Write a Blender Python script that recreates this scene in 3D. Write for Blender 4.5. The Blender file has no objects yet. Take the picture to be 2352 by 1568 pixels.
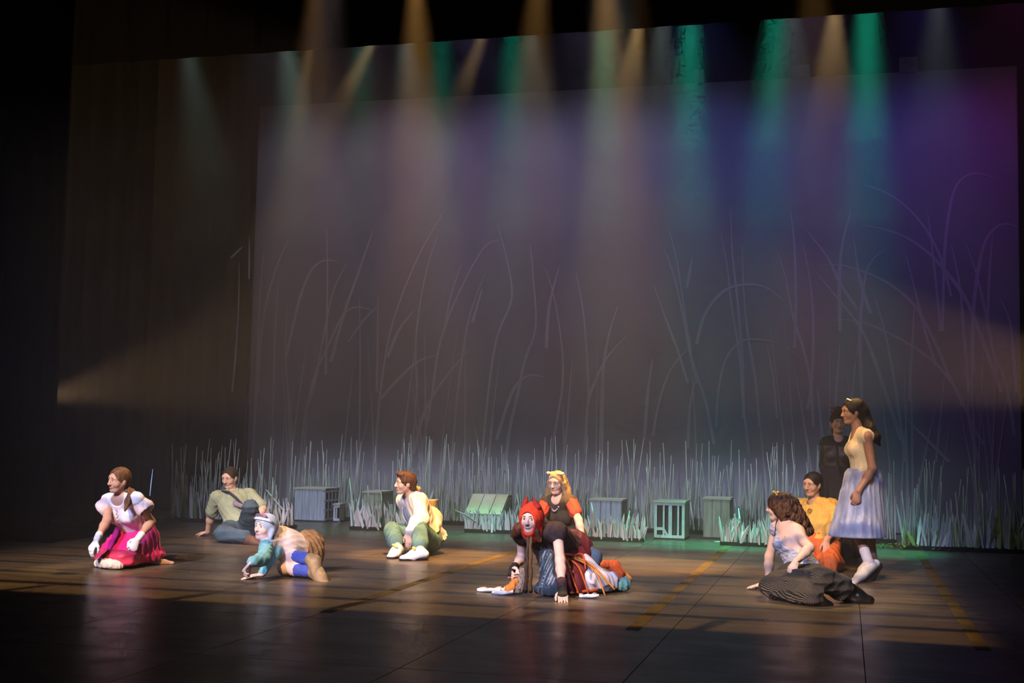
import bpy, bmesh, math, random
import numpy as np
from mathutils import Vector, Matrix, Euler

SC = bpy.context.scene
COL = SC.collection
PI = math.pi
# ------------------------------------------------------------------ camera (solved from the floor tapes and the drop's edges)
F_PX, CX, CY, CAM_H = 2884.0, 1176.0, 784.0, 1.26
_v1 = Vector((-9677 - CX, 798 - CY, F_PX)); _v2 = Vector((1943 - CX, 1017 - CY, F_PX))
_Y = _v2.normalized(); _X = -_v1.normalized(); _Z = _X.cross(_Y).normalized(); _X = _Y.cross(_Z)
CM = Matrix((_X, _Y, _Z))                      # camera (right, down, forward) -> world
CPOS = Vector((0, 0, CAM_H))
cam = bpy.data.cameras.new('camera'); cam_o = bpy.data.objects.new('camera', cam); COL.objects.link(cam_o)
cam.sensor_width = 36.0; cam.lens = 36.0 * F_PX / 2352.0; cam.clip_end = 200
_r, _d, _f = (CM @ Vector(v) for v in ((1, 0, 0), (0, 1, 0), (0, 0, 1)))
m = Matrix((_r, -_d, -_f)).transposed().to_4x4(); m.translation = CPOS
cam_o.matrix_world = m
SC.camera = cam_o

# ------------------------------------------------------------------ world, exposure
w = bpy.data.worlds.new('world'); SC.world = w; w.use_nodes = True
w.node_tree.nodes['Background'].inputs[0].default_value = (0.10, 0.14, 0.24, 1)
w.node_tree.nodes['Background'].inputs[1].default_value = 0.006
SC.view_settings.view_transform = 'Standard'; SC.view_settings.look = 'None'
SC.view_settings.gamma = 1.0; SC.view_settings.use_curve_mapping = False
SC.view_settings.exposure = 0.0
cy = SC.cycles
cy.max_bounces = 4; cy.diffuse_bounces = 2; cy.glossy_bounces = 2; cy.transmission_bounces = 2
cy.volume_bounces = 0; cy.transparent_max_bounces = 8
cy.sample_clamp_indirect = 3.0
cy.use_denoising = True
cy.use_adaptive_sampling = True; cy.adaptive_threshold = 0.09; cy.adaptive_min_samples = 12
cy.caustics_reflective = False; cy.caustics_refractive = False

def ray(px, py):
    return (CM @ Vector((px - CX, py - CY, F_PX))).normalized()
# ------------------------------------------------------------------ stage lights
def spot(name, loc, target, color, power, angle, blend=0.6, radius=0.06, gobo=None):
    l = bpy.data.lights.new(name, 'SPOT'); o = bpy.data.objects.new(name, l); COL.objects.link(o)
    l.color = color; l.energy = power; l.spot_size = math.radians(angle); l.spot_blend = blend; l.shadow_soft_size = radius
    o.location = loc
    o.rotation_euler = (Vector(target) - Vector(loc)).to_track_quat('-Z', 'Y').to_euler()
    if gobo: gobo(l, Vector(loc))
    return o

class NT:
    """tiny node-graph helper"""
    def __init__(s, tree): s.t = tree
    def n(s, kind, **kw):
        x = s.t.nodes.new(kind)
        for k, v in kw.items(): setattr(x, k, v)
        return x
    def link(s, a, b): s.t.links.new(a, b)
    def m(s, op, a, b=None, c=None, clamp=False):
        x = s.n('ShaderNodeMath', operation=op, use_clamp=clamp)
        for i, v in enumerate((a, b, c)):
            if v is None: continue
            if isinstance(v, (int, float)): x.inputs[i].default_value = v
            else: s.link(v, x.inputs[i])
        return x.outputs[0]
    def step(s, v, e0, e1):
        x = s.n('ShaderNodeMapRange', interpolation_type='SMOOTHSTEP')
        x.inputs[1].default_value = e0; x.inputs[2].default_value = e1
        s.link(v, x.inputs[0]); return x.outputs[0]

def floor_gobo(mode):
    """a gobo / shutter cut in the lantern, described by where its rays would meet the stage floor"""
    def make(l, loc):
        l.use_nodes = True; t = l.node_tree; h = NT(t)
        em = [n for n in t.nodes if n.type == 'EMISSION'][0]
        g = h.n('ShaderNodeNewGeometry'); sp = h.n('ShaderNodeSeparateXYZ'); h.link(g.outputs['Incoming'], sp.inputs[0])
        iz = h.m('MINIMUM', h.m('MULTIPLY', h.m('ABSOLUTE', sp.outputs[2]), -1.0), -0.02)
        k = h.m('DIVIDE', -loc.z, iz)
        sgn = -1.0 if GOBO_FLIP else 1.0
        fx = h.m('ADD', h.m('MULTIPLY', h.m('MULTIPLY', sp.outputs[0], sgn), k), loc.x)
        fy = h.m('ADD', h.m('MULTIPLY', h.m('MULTIPLY', sp.outputs[1], sgn), k), loc.y)
        if mode == 'window':
            v = h.m('MULTIPLY', h.step(fy, 8.45, 8.62), h.m('SUBTRACT', 1.0, h.step(fx, 0.60, 1.05)))
            v = h.m('MULTIPLY', v, h.m('SUBTRACT', 1.0, h.step(fy, 14.6, 17.0)))
            v = h.m('MULTIPLY', v, h.step(fx, -8.6, -7.4))
            wob = h.m('MULTIPLY', fx, -0.02)
            fy2 = h.m('ADD', fy, wob)
            for c, hw in ((9.17, .055), (9.82, .05), (10.52, .05), (11.22, .05), (11.95, .06), (12.75, .07), (13.6, .08)):
                d = h.m('ABSOLUTE', h.m('SUBTRACT', fy2, c))
                v = h.m('MULTIPLY', v, h.m('ADD', 0.08, h.m('MULTIPLY', 0.92, h.step(d, hw * .5, hw * 2.0))))
            front = h.step(fy2, 9.15, 9.0)
            front = h.m('SUBTRACT', 1.0, h.step(fy2, 9.0, 9.15))
            for c in (0.10, -0.87, -2.12, -3.5, -4.8, -6.2):
                d = h.m('ABSOLUTE', h.m('SUBTRACT', h.m('ADD', fx, h.m('MULTIPLY', h.m('SUBTRACT', 8.9, fy), 0.25)), c))
                bar = h.m('SUBTRACT', 1.0, h.step(d, .03, .09))
                v = h.m('MULTIPLY', v, h.m('SUBTRACT', 1.0, h.m('MULTIPLY', h.m('MULTIPLY', bar, front), 0.85)))
        elif mode == 'front':
            v = h.m('MULTIPLY', h.step(fy, 8.8, 10.2), h.m('SUBTRACT', 1.0, h.step(fx, 0.4, 1.6)))
            v = h.m('MULTIPLY', v, h.m('SUBTRACT', 1.0, h.step(fy, 19.6, 22.0)))
            v = h.m('MULTIPLY', v, h.step(fx, -9.6, -8.0))
        h.link(v, em.inputs['Strength'])
    return make
GOBO_FLIP = False
TEAL = (0.02, 1.0, 0.60)
AMBER = (1.0, 0.50, 0.13)
WARM = (1.0, 0.62, 0.26)
LAV = (0.66, 0.68, 1.0)
# upstage electric: nine green-teal lanterns behind the border
for i, (x, lean, p) in enumerate(((0.22, 0.0, 1.0), (-0.76, -0.45, .70), (-1.78, 0.0, .9), (-2.79, -0.1, .5), (-3.89, -0.35, .42),
                                  (-4.84, -0.15, .30), (-5.87, -0.2, .16), (-6.83, -0.2, .09), (-8.25, 0.5, .025))):
    spot('teal_spot_light', (x + .02, 14.35, 6.62), (x + lean, 15.35, 0), TEAL, 4900 * p, 18, .9, .13)
# downstage electric: amber lanterns above the top of the picture
for x, dx, p, a in ((-4.15, -.05, 1.0, 15), (-2.85, -.6, .5, 16), (-2.25, .25, 1.0, 16), (-0.28, .0, .25, 16), (-5.2, -.6, .25, 17), (-2.0, .9, .15, 8)):
    spot('amber_spot_light', (x, 11.5, 6.1), (x + dx * .9, 12.6, 0), AMBER, 5600 * p, a + 4, .6, .07)
# the window-gobo lantern in the auditorium: warm light that lays the barred pattern on the floor
spot('window_gobo_light', (-4.5, -4.0, 11.5), (-3.0, 11.4, 0), WARM, 18000, 38, .3, .02, floor_gobo('window'))
# lavender front light from the auditorium, shuttered off the apron and the side masking
spot('front_wash_light', (-7.0, -1.5, 8.0), (-3.2, 12.5, 0.5), LAV, 5500, 46, .5, .1, floor_gobo('front'))
spot('front_wash_light', (2.5, 0.5, 7.0), (-1.0, 13.0, 0.5), LAV, 1300, 50, .5, .1, floor_gobo('front'))
# added narrow lavender fills from the front, to brighten the performers
for px, py_, y, z, p, a in ((280, 0, 10.5, .6, 1.2, 7), (530, 0, 13.5, .5, .6, 6.5), (655, 0, 10.4, .3, 1.3, 8), (945, 0, 12.7, .5, .8, 7), (1255, 0, 10.0, .5, 1.0, 8), (1285, 0, 12.5, .6, .5, 5), (1810, 0, 10.7, .6, .5, 8), (1960, 0, 12.3, 1.1, .33, 8)):
    n = ray(px, 0).cross(ray(px, 1568)); tx = -(n.y * y + n.z * (z - CAM_H)) / n.x
    spot('front_fill_light', (tx * .8 - 2.5, -4.0, 8.5), (tx, y, z), (.50, .55, 1.0), 9000 * p, a, .7, .08)
# warm back specials from the upstage pipe
for sx, tx, ty, z, p, a in ((-5.6, -6.45, 10.6, .6, 1.0, 10), (-6.6, -6.9, 13.5, .5, .35, 12), (-4.2, -4.75, 10.4, .3, .75, 10), (-2.35, -2.3, 10.6, .5, 1.1, 13), (-.1, -.3, 11.3, .6, .85, 17)):
    spot('back_special_light', (sx, 14.6, 6.6), (tx, ty, z), (1.0, .62, .24), 2600 * p, a, .6, .05)
# added pale green fills behind the border, to brighten the reeds
for x in (-8.3, -6.9, -5.3, -3.7, -2.1, -.6, 1.0): spot('reed_fill_light', (x, 14.3, 6.4), (x, 17.0, .5), (.82, 1.0, .92), 430 if -7 < x < .5 else 220, 34, .9, .1)
# broad soft beams that fill the haze above the middle of the stage
spot('soft_beam_light', (-2.3, 11.5, 6.75), (-1.8, 13.2, 0), (.92, .95, .86), 2600, 20, 1.0, .1)
spot('soft_beam_light', (-5.0, 11.5, 6.75), (-6.2, 13.2, 0), (1.0, .72, .74), 2000, 20, 1.0, .1)
# booms in the wings
spot('wing_boom_light', (-9.25, 12.9, 1.60), (-2.0, 13.4, 3.0), (1.0, .62, .28), 700, 34, .35, .07)
spot('wing_boom_light', (3.3, 13.6, 1.70), (-2.0, 13.9, 2.75), (1.0, .58, .28), 3200, 29, .35, .07)
# cyc lights washing the painted drop
for x, c, p in ((-8.4, (.50, .48, .70), .45), (-6.8, (.72, .50, .66), .8), (-5.2, (.45, .36, .80), .8), (-3.6, (.50, .42, .75), .85),
                (-2.0, (.22, .25, .95), .62), (-0.4, (.20, .20, 1.0), .55), (1.0, (.20, .12, 1.0), .5), (2.1, (.7, .05, .6), .3)):
    spot('cyc_light', (x, 16.7, 7.6), (x, 18.5, 3.2), c, 200 * p, 80, 1.0, .2)
# ------------------------------------------------------------------ helpers
def gnd(px, py, z=0.0):
    d = ray(px, py); return CPOS + d * ((z - CAM_H) / d.z)
def atY(px, py, y):
    d = ray(px, py); return CPOS + d * (y / d.y)
def fix(o, parent=None):
    COL.objects.link(o)
    if parent is not None: o.parent = parent
    return o
def tag(o, label=None, cat=None, group=None, kind=None):
    for k, v in (('label', label), ('category', cat), ('group', group), ('kind', kind)):
        if v: o[k] = v
    return o
def empty(name, loc=(0, 0, 0), rz=0.0, parent=None):
    o = bpy.data.objects.new(name, None); o.location = loc; o.rotation_euler = (0, 0, rz); o.empty_display_size = .1
    return fix(o, parent)
def mesh_obj(name, mesh, mat, parent=None, smooth=False):
    if mat is not None and not mesh.materials: mesh.materials.append(mat)
    if smooth: mesh.polygons.foreach_set('use_smooth', [True] * len(mesh.polygons))
    return fix(bpy.data.objects.new(name, mesh), parent)
def pydata(name, v, f):
    me = bpy.data.meshes.new(name); me.from_pydata([tuple(map(float, q)) for q in v], [], [tuple(map(int, q)) for q in f]); me.update(); return me
class MB:
    """collects simple solids into one mesh"""
    def __init__(s): s.v = []; s.f = []
    def add(s, v, f):
        b = len(s.v); s.v += [tuple(q) for q in v]; s.f += [tuple(i + b for i in q) for q in f]; return s
    def box(s, lo, hi, M=None):
        c = [Vector((x, y, z)) for z in (lo[2], hi[2]) for y in (lo[1], hi[1]) for x in (lo[0], hi[0])]
        if M is not None: c = [M @ q for q in c]
        return s.add(c, [(0, 2, 3, 1), (4, 5, 7, 6), (0, 1, 5, 4), (2, 6, 7, 3), (0, 4, 6, 2), (1, 3, 7, 5)])
    def tube(s, pts, rad, n=8, cap=True):
        pts = [Vector(p) for p in pts]; m = len(pts)
        if isinstance(rad, (int, float)): rad = [rad] * m
        V = []; ref = None
        for i, p in enumerate(pts):
            t = (pts[min(i + 1, m - 1)] - pts[max(i - 1, 0)]).normalized()
            if ref is None: ref = t.orthogonal().normalized()
            ref = (ref - t * ref.dot(t)).normalized(); b = t.cross(ref)
            V += [p + (ref * math.cos(a) + b * math.sin(a)) * rad[i] for a in (2 * PI * k / n for k in range(n))]
        Fc = [(i * n + k, i * n + (k + 1) % n, (i + 1) * n + (k + 1) % n, (i + 1) * n + k) for i in range(m - 1) for k in range(n)]
        if cap: Fc += [tuple(range(n))[::-1], tuple((m - 1) * n + k for k in range(n))]
        return s.add(V, Fc)
    def ell(s, c, r, R=None, n=12, m=8):
        V = []; c = Vector(c)
        for j in range(1, m):
            th = PI * j / m
            for k in range(n):
                ph = 2 * PI * k / n
                q = Vector((r[0] * math.sin(th) * math.cos(ph), r[1] * math.sin(th) * math.sin(ph), r[2] * math.cos(th)))
                V.append(c + (R @ q if R is not None else q))
        t = Vector((0, 0, r[2])); t = R @ t if R is not None else t
        V += [c + t, c - t]; N = len(V)
        Fc = [(j * n + k, (j + 1) * n + k, (j + 1) * n + (k + 1) % n, j * n + (k + 1) % n) for j in range(m - 2) for k in range(n)]
        Fc += [(N - 2, k, (k + 1) % n) for k in range(n)] + [(N - 1, (m - 2) * n + (k + 1) % n, (m - 2) * n + k) for k in range(n)]
        return s.add(V, Fc)
    def build(s, name, mat, parent=None, smooth=False):
        return mesh_obj(name, pydata(name, s.v, s.f), mat, parent, smooth)

MATS = {}
def mat(name, color, rough=.8, var=0.0, scale=8.0, stretch=(1, 1, 1), color2=None, bump=0.0, spec=.3, metal=0.0, sheen=0.0, coat=0.0, trans=None, emit=None):
    """principled material with noise-driven colour variation and relief"""
    if name in MATS: return MATS[name]
    M = bpy.data.materials.new(name); M.use_nodes = True; t = M.node_tree; h = NT(t)
    b = t.nodes['Principled BSDF']
    b.inputs['Base Color'].default_value = (*color, 1); b.inputs['Roughness'].default_value = rough
    b.inputs['Metallic'].default_value = metal; b.inputs['Specular IOR Level'].default_value = spec
    b.inputs['Sheen Weight'].default_value = sheen; b.inputs['Coat Weight'].default_value = coat
    if color2 is not None or var or bump:
        tc = h.n('ShaderNodeTexCoord'); mp = h.n('ShaderNodeMapping'); mp.inputs['Scale'].default_value = stretch
        h.link(tc.outputs['Object'], mp.inputs[0])
        nz = h.n('ShaderNodeTexNoise'); nz.inputs['Scale'].default_value = scale; nz.inputs['Detail'].default_value = 6
        nz.inputs['Roughness'].default_value = .6
        h.link(mp.outputs[0], nz.inputs[0])
        if color2 is None: color2 = tuple(c * (1 - var) for c in color)
        rp = h.n('ShaderNodeValToRGB'); rp.color_ramp.elements[0].position = .35; rp.color_ramp.elements[1].position = .65
        rp.color_ramp.elements[0].color = (*color2, 1); rp.color_ramp.elements[1].color = (*color, 1)
        h.link(nz.outputs['Fac'], rp.inputs[0]); h.link(rp.outputs[0], b.inputs['Base Color'])
        if bump:
            bp = h.n('ShaderNodeBump'); bp.inputs['Strength'].default_value = 1.0; bp.inputs['Distance'].default_value = bump
            h.link(nz.outputs['Fac'], bp.inputs['Height']); h.link(bp.outputs[0], b.inputs['Normal'])
    if trans: b.inputs['Transmission Weight'].default_value = trans
    if emit: b.inputs['Emission Color'].default_value = (*emit[0], 1); b.inputs['Emission Strength'].default_value = emit[1]
    MATS[name] = M; return M
# ------------------------------------------------------------------ floor: painted hardboard sheets with tight seams
def floor_mat():
    M = bpy.data.materials.new('stage_floor_paint'); M.use_nodes = True; t = M.node_tree; h = NT(t); b = t.nodes['Principled BSDF']
    g = h.n('ShaderNodeNewGeometry'); mp = h.n('ShaderNodeMapping'); mp.inputs['Scale'].default_value = (1.0, 9.0, 1.0)
    h.link(g.outputs['Position'], mp.inputs[0])
    n1 = h.n('ShaderNodeTexNoise'); n1.inputs['Scale'].default_value = 1.1; n1.inputs['Detail'].default_value = 8; n1.inputs['Roughness'].default_value = .62
    h.link(mp.outputs[0], n1.inputs[0])
    n2 = h.n('ShaderNodeTexNoise'); n2.inputs['Scale'].default_value = 3.2; n2.inputs['Detail'].default_value = 5
    h.link(g.outputs['Position'], n2.inputs[0])
    rp = h.n('ShaderNodeValToRGB'); rp.color_ramp.elements[0].position = .28; rp.color_ramp.elements[1].position = .82
    rp.color_ramp.elements[0].color = (.026, .022, .017, 1); rp.color_ramp.elements[1].color = (.165, .125, .080, 1)
    n3 = h.n('ShaderNodeTexNoise'); n3.inputs['Scale'].default_value = 38; n3.inputs['Detail'].default_value = 3; h.link(g.outputs['Position'], n3.inputs[0])
    h.link(h.m('ADD', h.m('MULTIPLY', n1.outputs['Fac'], .72), h.m('MULTIPLY', n3.outputs['Fac'], .28)), rp.inputs[0]); h.link(rp.outputs[0], b.inputs['Base Color'])
    r = h.m('ADD', .20, h.m('MULTIPLY', n2.outputs['Fac'], .26)); h.link(r, b.inputs['Roughness'])
    b.inputs['Specular IOR Level'].default_value = .45
    bp = h.n('ShaderNodeBump'); bp.inputs['Distance'].default_value = .004; bp.inputs['Strength'].default_value = .6
    h.link(n1.outputs['Fac'], bp.inputs['Height']); h.link(bp.outputs[0], b.inputs['Normal'])
    return M
M_FLOOR = floor_mat()
M_GAP = mat('seam_black', (.004, .004, .004), .9)
fl = MB().box((-14, 2, -.12), (6, 20.5, -.014)).build('floor', M_GAP); tag(fl, 'black painted stage floor of hardboard sheets', 'floor', kind='structure')
panel = None
for i in range(-11, 5):
    for j in range(-3, 9):
        x0 = -1.12 + i * 1.22; y0 = 8.07 + j * 1.54
        if panel is None:
            g = .0025; me = MB().box((g, g, -.013), (1.22 - g, 1.54 - g, 0)).v
            panel = pydata('floor_panel', me, MB().box((0, 0, 0), (1, 1, 1)).f); panel.materials.append(M_FLOOR)
        o = fix(bpy.data.objects.new('floor_panel', panel), fl); o.location = (x0, y0, 0)
M_TAPE = mat('yellow_tape', (.15, .095, .015), .6, color2=(.05, .04, .025), scale=3.0)
for x, nm in ((.82, 'worn yellow tape line nearest the dark wing by the standing woman'), (-1.37, 'yellow tape line running between the crouching red hood and the curly-haired woman'),
              (-3.55, 'faint yellow tape line leading towards the red-hooded woman from the apron')):
    o = MB().box((x - .045, 8.35, .0003), (x + .045, 15.6, .0015)).build('floor_tape', M_TAPE); tag(o, nm, 'tape', 'yellow tape lines on the floor')

# ------------------------------------------------------------------ black shell and masking
M_BLACK = mat('black_velour', (.005, .0055, .007), .95, .4, 3.0, (6, 6, .4), spec=.05)
M_SHELL = mat('black_wall_paint', (.008, .008, .009), .9, .3, 2.0, spec=.1)
for nm, lo, hi in (('wall_back', (-14, 20.3, 0), (6, 20.5, 11)), ('wall_left', (-14.2, 2, 0), (-14, 20.5, 11)),
                   ('wall_right', (6, 2, 0), (6.2, 20.5, 11)), ('ceiling', (-14.2, 2, 11), (6.2, 20.5, 11.2))):
    o = MB().box(lo, hi).build(nm, M_SHELL); tag(o, 'black ' + nm.replace('_', ' ') + ' of the stage house', nm.split('_')[0], kind='structure')
def curtain(name, x0, x1, y, z0, z1, label, folds=.35, amp=.05, group=None):
    n = max(8, int(abs(x1 - x0) / folds * 8)); V = []; Fc = []
    for i in range(n + 1):
        x = x0 + (x1 - x0) * i / n; a = 2 * PI * (x / folds); yy = y + amp * math.sin(a) + .3 * amp * math.sin(2.3 * a + 1)
        for dy in (0, .012):
            V += [(x, yy + dy, z0), (x, yy + dy, z1)]
    for i in range(n):
        a, b = 4 * i, 4 * i + 4
        Fc += [(a, b, b + 1, a + 1), (b + 2, a + 2, a + 3, b + 3), (a + 1, b + 1, b + 3, a + 3), (b, a, a + 2, b + 2)]
    Fc += [(0, 1, 3, 2), (4 * n, 4 * n + 2, 4 * n + 3, 4 * n + 1)]
    o = mesh_obj(name, pydata(name, V, Fc), M_BLACK, None, True); tag(o, label, 'curtain', group); return o
LEGS = 'black masking legs at the sides'
curtain('masking_leg', -13.9, atY(135, 940, 12.2).x, 12.2, 0.0, 9.5, 'black masking leg that the amber wing beam emerges from behind', group=LEGS)
leg_mid = curtain('masking_leg', -13.9, atY(328, 1100, 15.3).x, 15.3, 0.0, 9.5, 'black masking leg beside the end of the reeds, behind the woman in the pink skirt', group=LEGS)
leg_up = curtain('masking_leg', -13.9, -9.16, 18.25, 0.0, 9.5, 'black upstage masking leg along the dim end of the painted drop', group=LEGS)
curtain('masking_leg', 2.29, 5.9, 18.2, 0.0, 9.5, 'black upstage masking leg along the magenta end of the painted drop', group=LEGS)
curtain('masking_leg', 2.62, 5.9, 12.6, 0.0, 9.5, 'black masking leg in the wing beyond the standing woman', group=LEGS)
curtain('border_curtain', -13.8, 5.8, 14.0, 5.97, 9.8, 'black overhead border curtain whose hem cuts off the teal beams', folds=.6, amp=.012)

# ------------------------------------------------------------------ painted drop
DY = 18.5
M_DROP = mat('drop_cloth', (.34, .34, .40), .9, .22, .6, (1, 1, .5), spec=.05)
bd = MB().box((-9.45, DY, 0.02), (2.6, DY + .02, 6.58))
drop = bd.build('painted_drop', M_DROP); tag(drop, 'blue and purple lit cloth drop painted with tall bending grasses', 'backdrop')
for px, w_, top in ((1838, 46, 150), (2086, 42, 132), (1606, 22, 160)):
    a = atY(px - w_ / 2, top, DY); b = atY(px + w_ / 2, top, DY)
    MB().box((a.x, DY, 6.56), (b.x, DY + .02, a.z)).build('hanging_tab', M_DROP, drop)
M_PAINT = mat('grass_paint', (.52, .53, .58), .9, .1, 3.0, (1, 1, .4), spec=.05)
def stroke(pts, w0, parent, y, nm='painted_grass_blade'):
    """one brush stroke lying on the cloth, tapering towards the tip (first point = tip)"""
    P = [Vector(p) for p in pts]; Q = []
    n = len(P)
    for i in range(n - 1):
        p0, p1, p2, p3 = P[max(i - 1, 0)], P[i], P[i + 1], P[min(i + 2, n - 1)]
        for k in range(6):
            t = k / 6
            Q.append(.5 * ((2 * p1) + (p2 - p0) * t + (2 * p0 - 5 * p1 + 4 * p2 - p3) * t * t + (3 * p1 - p0 - 3 * p2 + p3) * t ** 3))
    Q.append(P[-1]); V = []; Fc = []; m = len(Q)
    for i, q in enumerate(Q):
        t = (Q[min(i + 1, m - 1)] - Q[max(i - 1, 0)]); t = Vector((t.x, t.y)).normalized() if t.length else Vector((0, 1))
        wd = w0 * (.06 + .94 * min(1, i / m * 1.8) ** .7) * .5
        V += [(q.x - t.y * wd, y, q.y + t.x * wd), (q.x + t.y * wd, y, q.y - t.x * wd)]
    for i in range(m - 1): Fc.append((2 * i, 2 * i + 1, 2 * i + 3, 2 * i + 2))
    return mesh_obj(nm, pydata(nm, V, Fc), M_PAINT, parent)
STROKES = [  # traced from the drop, tip first (pixels on the cloth)
 [(1022,480),(960,590),(905,730),(880,850),(868,960),(862,1060)], [(1008,530),(975,640),(955,780),(957,900),(945,1060)],
 [(1150,550),(1110,570),(1050,680),(1010,790),(990,920),(960,1080)], [(1140,505),(1165,600),(1175,685),(1140,780),(1118,930),(1105,1080)],
 [(1060,605),(1035,680),(1020,760)], [(1115,625),(1080,720),(1060,830),(1045,960),(1035,1080)], [(1108,660),(1085,740)],
 [(858,525),(825,620),(790,720),(760,830)], [(778,600),(745,598),(715,620),(690,680),(670,760),(655,830)], [(750,520),(752,640),(750,760),(748,860)],
 [(795,605),(765,670),(745,760),(725,870),(700,960),(690,1060)], [(860,715),(825,705),(790,720),(755,790),(720,870),(700,960)],
 [(870,700),(835,735),(800,785)], [(825,680),(827,800),(826,950),(825,1050)], [(868,675),(867,790),(865,900)], [(952,710),(915,760),(890,820)],
 [(1005,815),(960,830),(915,870),(875,915)], [(1080,800),(1040,845),(1000,900),(970,960),(950,1040)], [(1218,560),(1225,640),(1230,750),(1205,830),(1190,900),(1170,990),(1160,1080)],
 [(1250,610),(1272,680),(1290,790),(1292,880),(1280,960),(1258,1080)], [(1322,620),(1340,720),(1350,850),(1352,930)], [(1420,700),(1398,770),(1385,860),(1378,1040)],
 [(1440,770),(1395,820),(1365,880),(1350,930),(1345,1040)], [(1250,865),(1215,862),(1185,885),(1165,930),(1140,1010)], [(1285,610),(1262,700),(1255,800)],
 [(1315,820),(1308,900),(1300,1000),(1290,1080)], [(665,545),(640,600),(615,680),(600,770),(592,900)], [(606,570),(598,660),(594,760),(588,900),(580,1050)],
 [(640,640),(632,760),(628,900),(625,1050)], [(660,700),(655,820),(668,960),(670,1050)],
 [(2290,410),(2235,398),(2195,430),(2175,520),(2168,620),(2165,760)], [(1975,420),(2050,450),(2115,510),(2160,590),(2185,680)], [(1980,515),(2060,535),(2120,570),(2170,620),(2220,690),(2260,790),(2300,900)],
 [(2340,520),(2300,515),(2265,550),(2245,630),(2235,730),(2235,860)], [(1870,612),(1920,607),(1975,620),(2040,650),(2100,700),(2140,770),(2175,850),(2210,930)],
 [(1905,735),(1960,735),(2010,750),(2080,785),(2150,835),(2200,900),(2235,980),(2260,1020)], [(1870,620),(1920,680),(1975,750),(2010,830),(2040,920),(2070,1010)],
 [(1850,525),(1900,590),(1930,650),(1970,710)], [(1955,480),(1935,560),(1928,640),(1930,760)], [(2035,570),(1995,610),(1980,690),(1975,780),(1980,920)],
 [(1815,475),(1825,570),(1828,690),(1825,800)], [(1785,575),(1805,640),(1820,720),(1845,800),(1862,880),(1868,980)], [(1843,555),(1860,640),(1868,740),(1865,870),(1855,940)],
 [(1678,470),(1682,580),(1695,700),(1705,820),(1708,960)], [(1655,530),(1670,610),(1680,700),(1698,810),(1705,900),(1720,1040)], [(1705,560),(1708,660),(1718,770),(1735,870),(1745,980)],
 [(1800,690),(1760,660),(1710,653),(1660,670),(1620,720),(1600,790)], [(1850,830),(1800,795),(1750,780),(1700,785),(1665,830),(1650,900),(1645,980)], [(1535,520),(1555,600),(1570,700),(1585,800),(1600,880)],
 [(1525,570),(1550,640),(1572,740),(1590,830),(1620,920),(1640,1020)], [(1500,650),(1525,720),(1555,800),(1580,880)], [(1590,590),(1578,660)], [(1580,800),(1540,850),(1515,920),(1500,1000)],
 [(1600,860),(1585,930),(1580,1030)], [(1500,820),(1488,900),(1480,1010)], [(1760,790),(1775,860),(1785,960)], [(2080,580),(2100,660),(2125,760),(2150,840)], [(2130,480),(2142,580),(2155,700),(2160,760)],
 [(2185,560),(2205,660),(2215,780),(2225,900)], [(2280,540),(2272,640),(2268,760)], [(2215,550),(2240,620),(2260,700),(2280,800),(2290,860)], [(2295,680),(2320,740),(2328,820),(2335,900)], [(2100,700),(2095,800),(2088,920)],
 [(2005,670),(2030,750),(2050,850),(2065,950),(2080,1060)], [(1960,540),(1975,640),(2000,720)], [(2230,860),(2225,960),(2250,1060)], [(2170,860),(2160,960),(2150,1060)],
 [(1930,780),(1922,880),(1915,1000)], [(2080,960),(2130,1010),(2180,1060)], [(2270,780),(2310,880),(2330,1000)]]
rs = random.Random(4)
for s in STROKES:
    stroke([(lambda q: (q.x, q.z))(atY(a, b, DY - .004)) for a, b in s], rs.uniform(.032, .052), drop, DY - .0006 - .00005 * STROKES.index(s))
for k in range(46):   # faint upright blades low on the cloth
    x = rs.uniform(-9.0, 2.1); zt = rs.uniform(1.6, 3.1); dx = rs.uniform(-.25, .25)
    stroke([(x + dx, zt), (x + dx * .5, zt * .7), (x, zt * .35), (x - dx * .1, .1)], rs.uniform(.02, .04), drop, DY - .0048 - .00005 * k)
for s in ([(558,565),(545,578),(530,592)], [(549,600),(548,700),(540,830),(533,900)], [(573,540),(572,640)]):
    stroke([(lambda q: (q.x, q.z))(atY(a, b, 18.16)) for a, b in s], .035, leg_up, 18.16)
# ------------------------------------------------------------------ implicit modelling (smooth unions -> surface nets)
def _np(v): return np.array((v[0], v[1], v[2]), dtype=np.float32)
def rc(a, b, ra, rb=None, k=.03, flat=None, op='+'):
    """tapered limb from a to b; flat=(direction, factor) squashes the section along that direction"""
    a, b = _np(a), _np(b); rb = ra if rb is None else rb
    r = max(ra, rb); lo = np.minimum(a, b) - r; hi = np.maximum(a, b) + r
    if flat is not None:
        n = _np(Vector(flat[0]).normalized()); s = flat[1]; A = np.eye(3, dtype=np.float32) + np.outer(n, n) * (1 / s - 1)
        if s > 1: lo = lo - r * (s - 1); hi = hi + r * (s - 1)
    else: A = None; s = 1
    def f(x, y, z):
        if A is None: x, y, z = x - a[0], y - a[1], z - a[2]; ba = b - a
        else:
            x, y, z = x - a[0], y - a[1], z - a[2]
            x, y, z = (A[i, 0] * x + A[i, 1] * y + A[i, 2] * z for i in range(3)); ba = A @ (b - a)
        L = float(ba @ ba) + 1e-9
        t = np.clip((x * ba[0] + y * ba[1] + z * ba[2]) / L, 0, 1)
        d = np.sqrt((x - t * ba[0]) ** 2 + (y - t * ba[1]) ** 2 + (z - t * ba[2]) ** 2) - (ra + t * (rb - ra))
        return d * min(s, 1.0)
    return (f, lo, hi, k, op)
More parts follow.
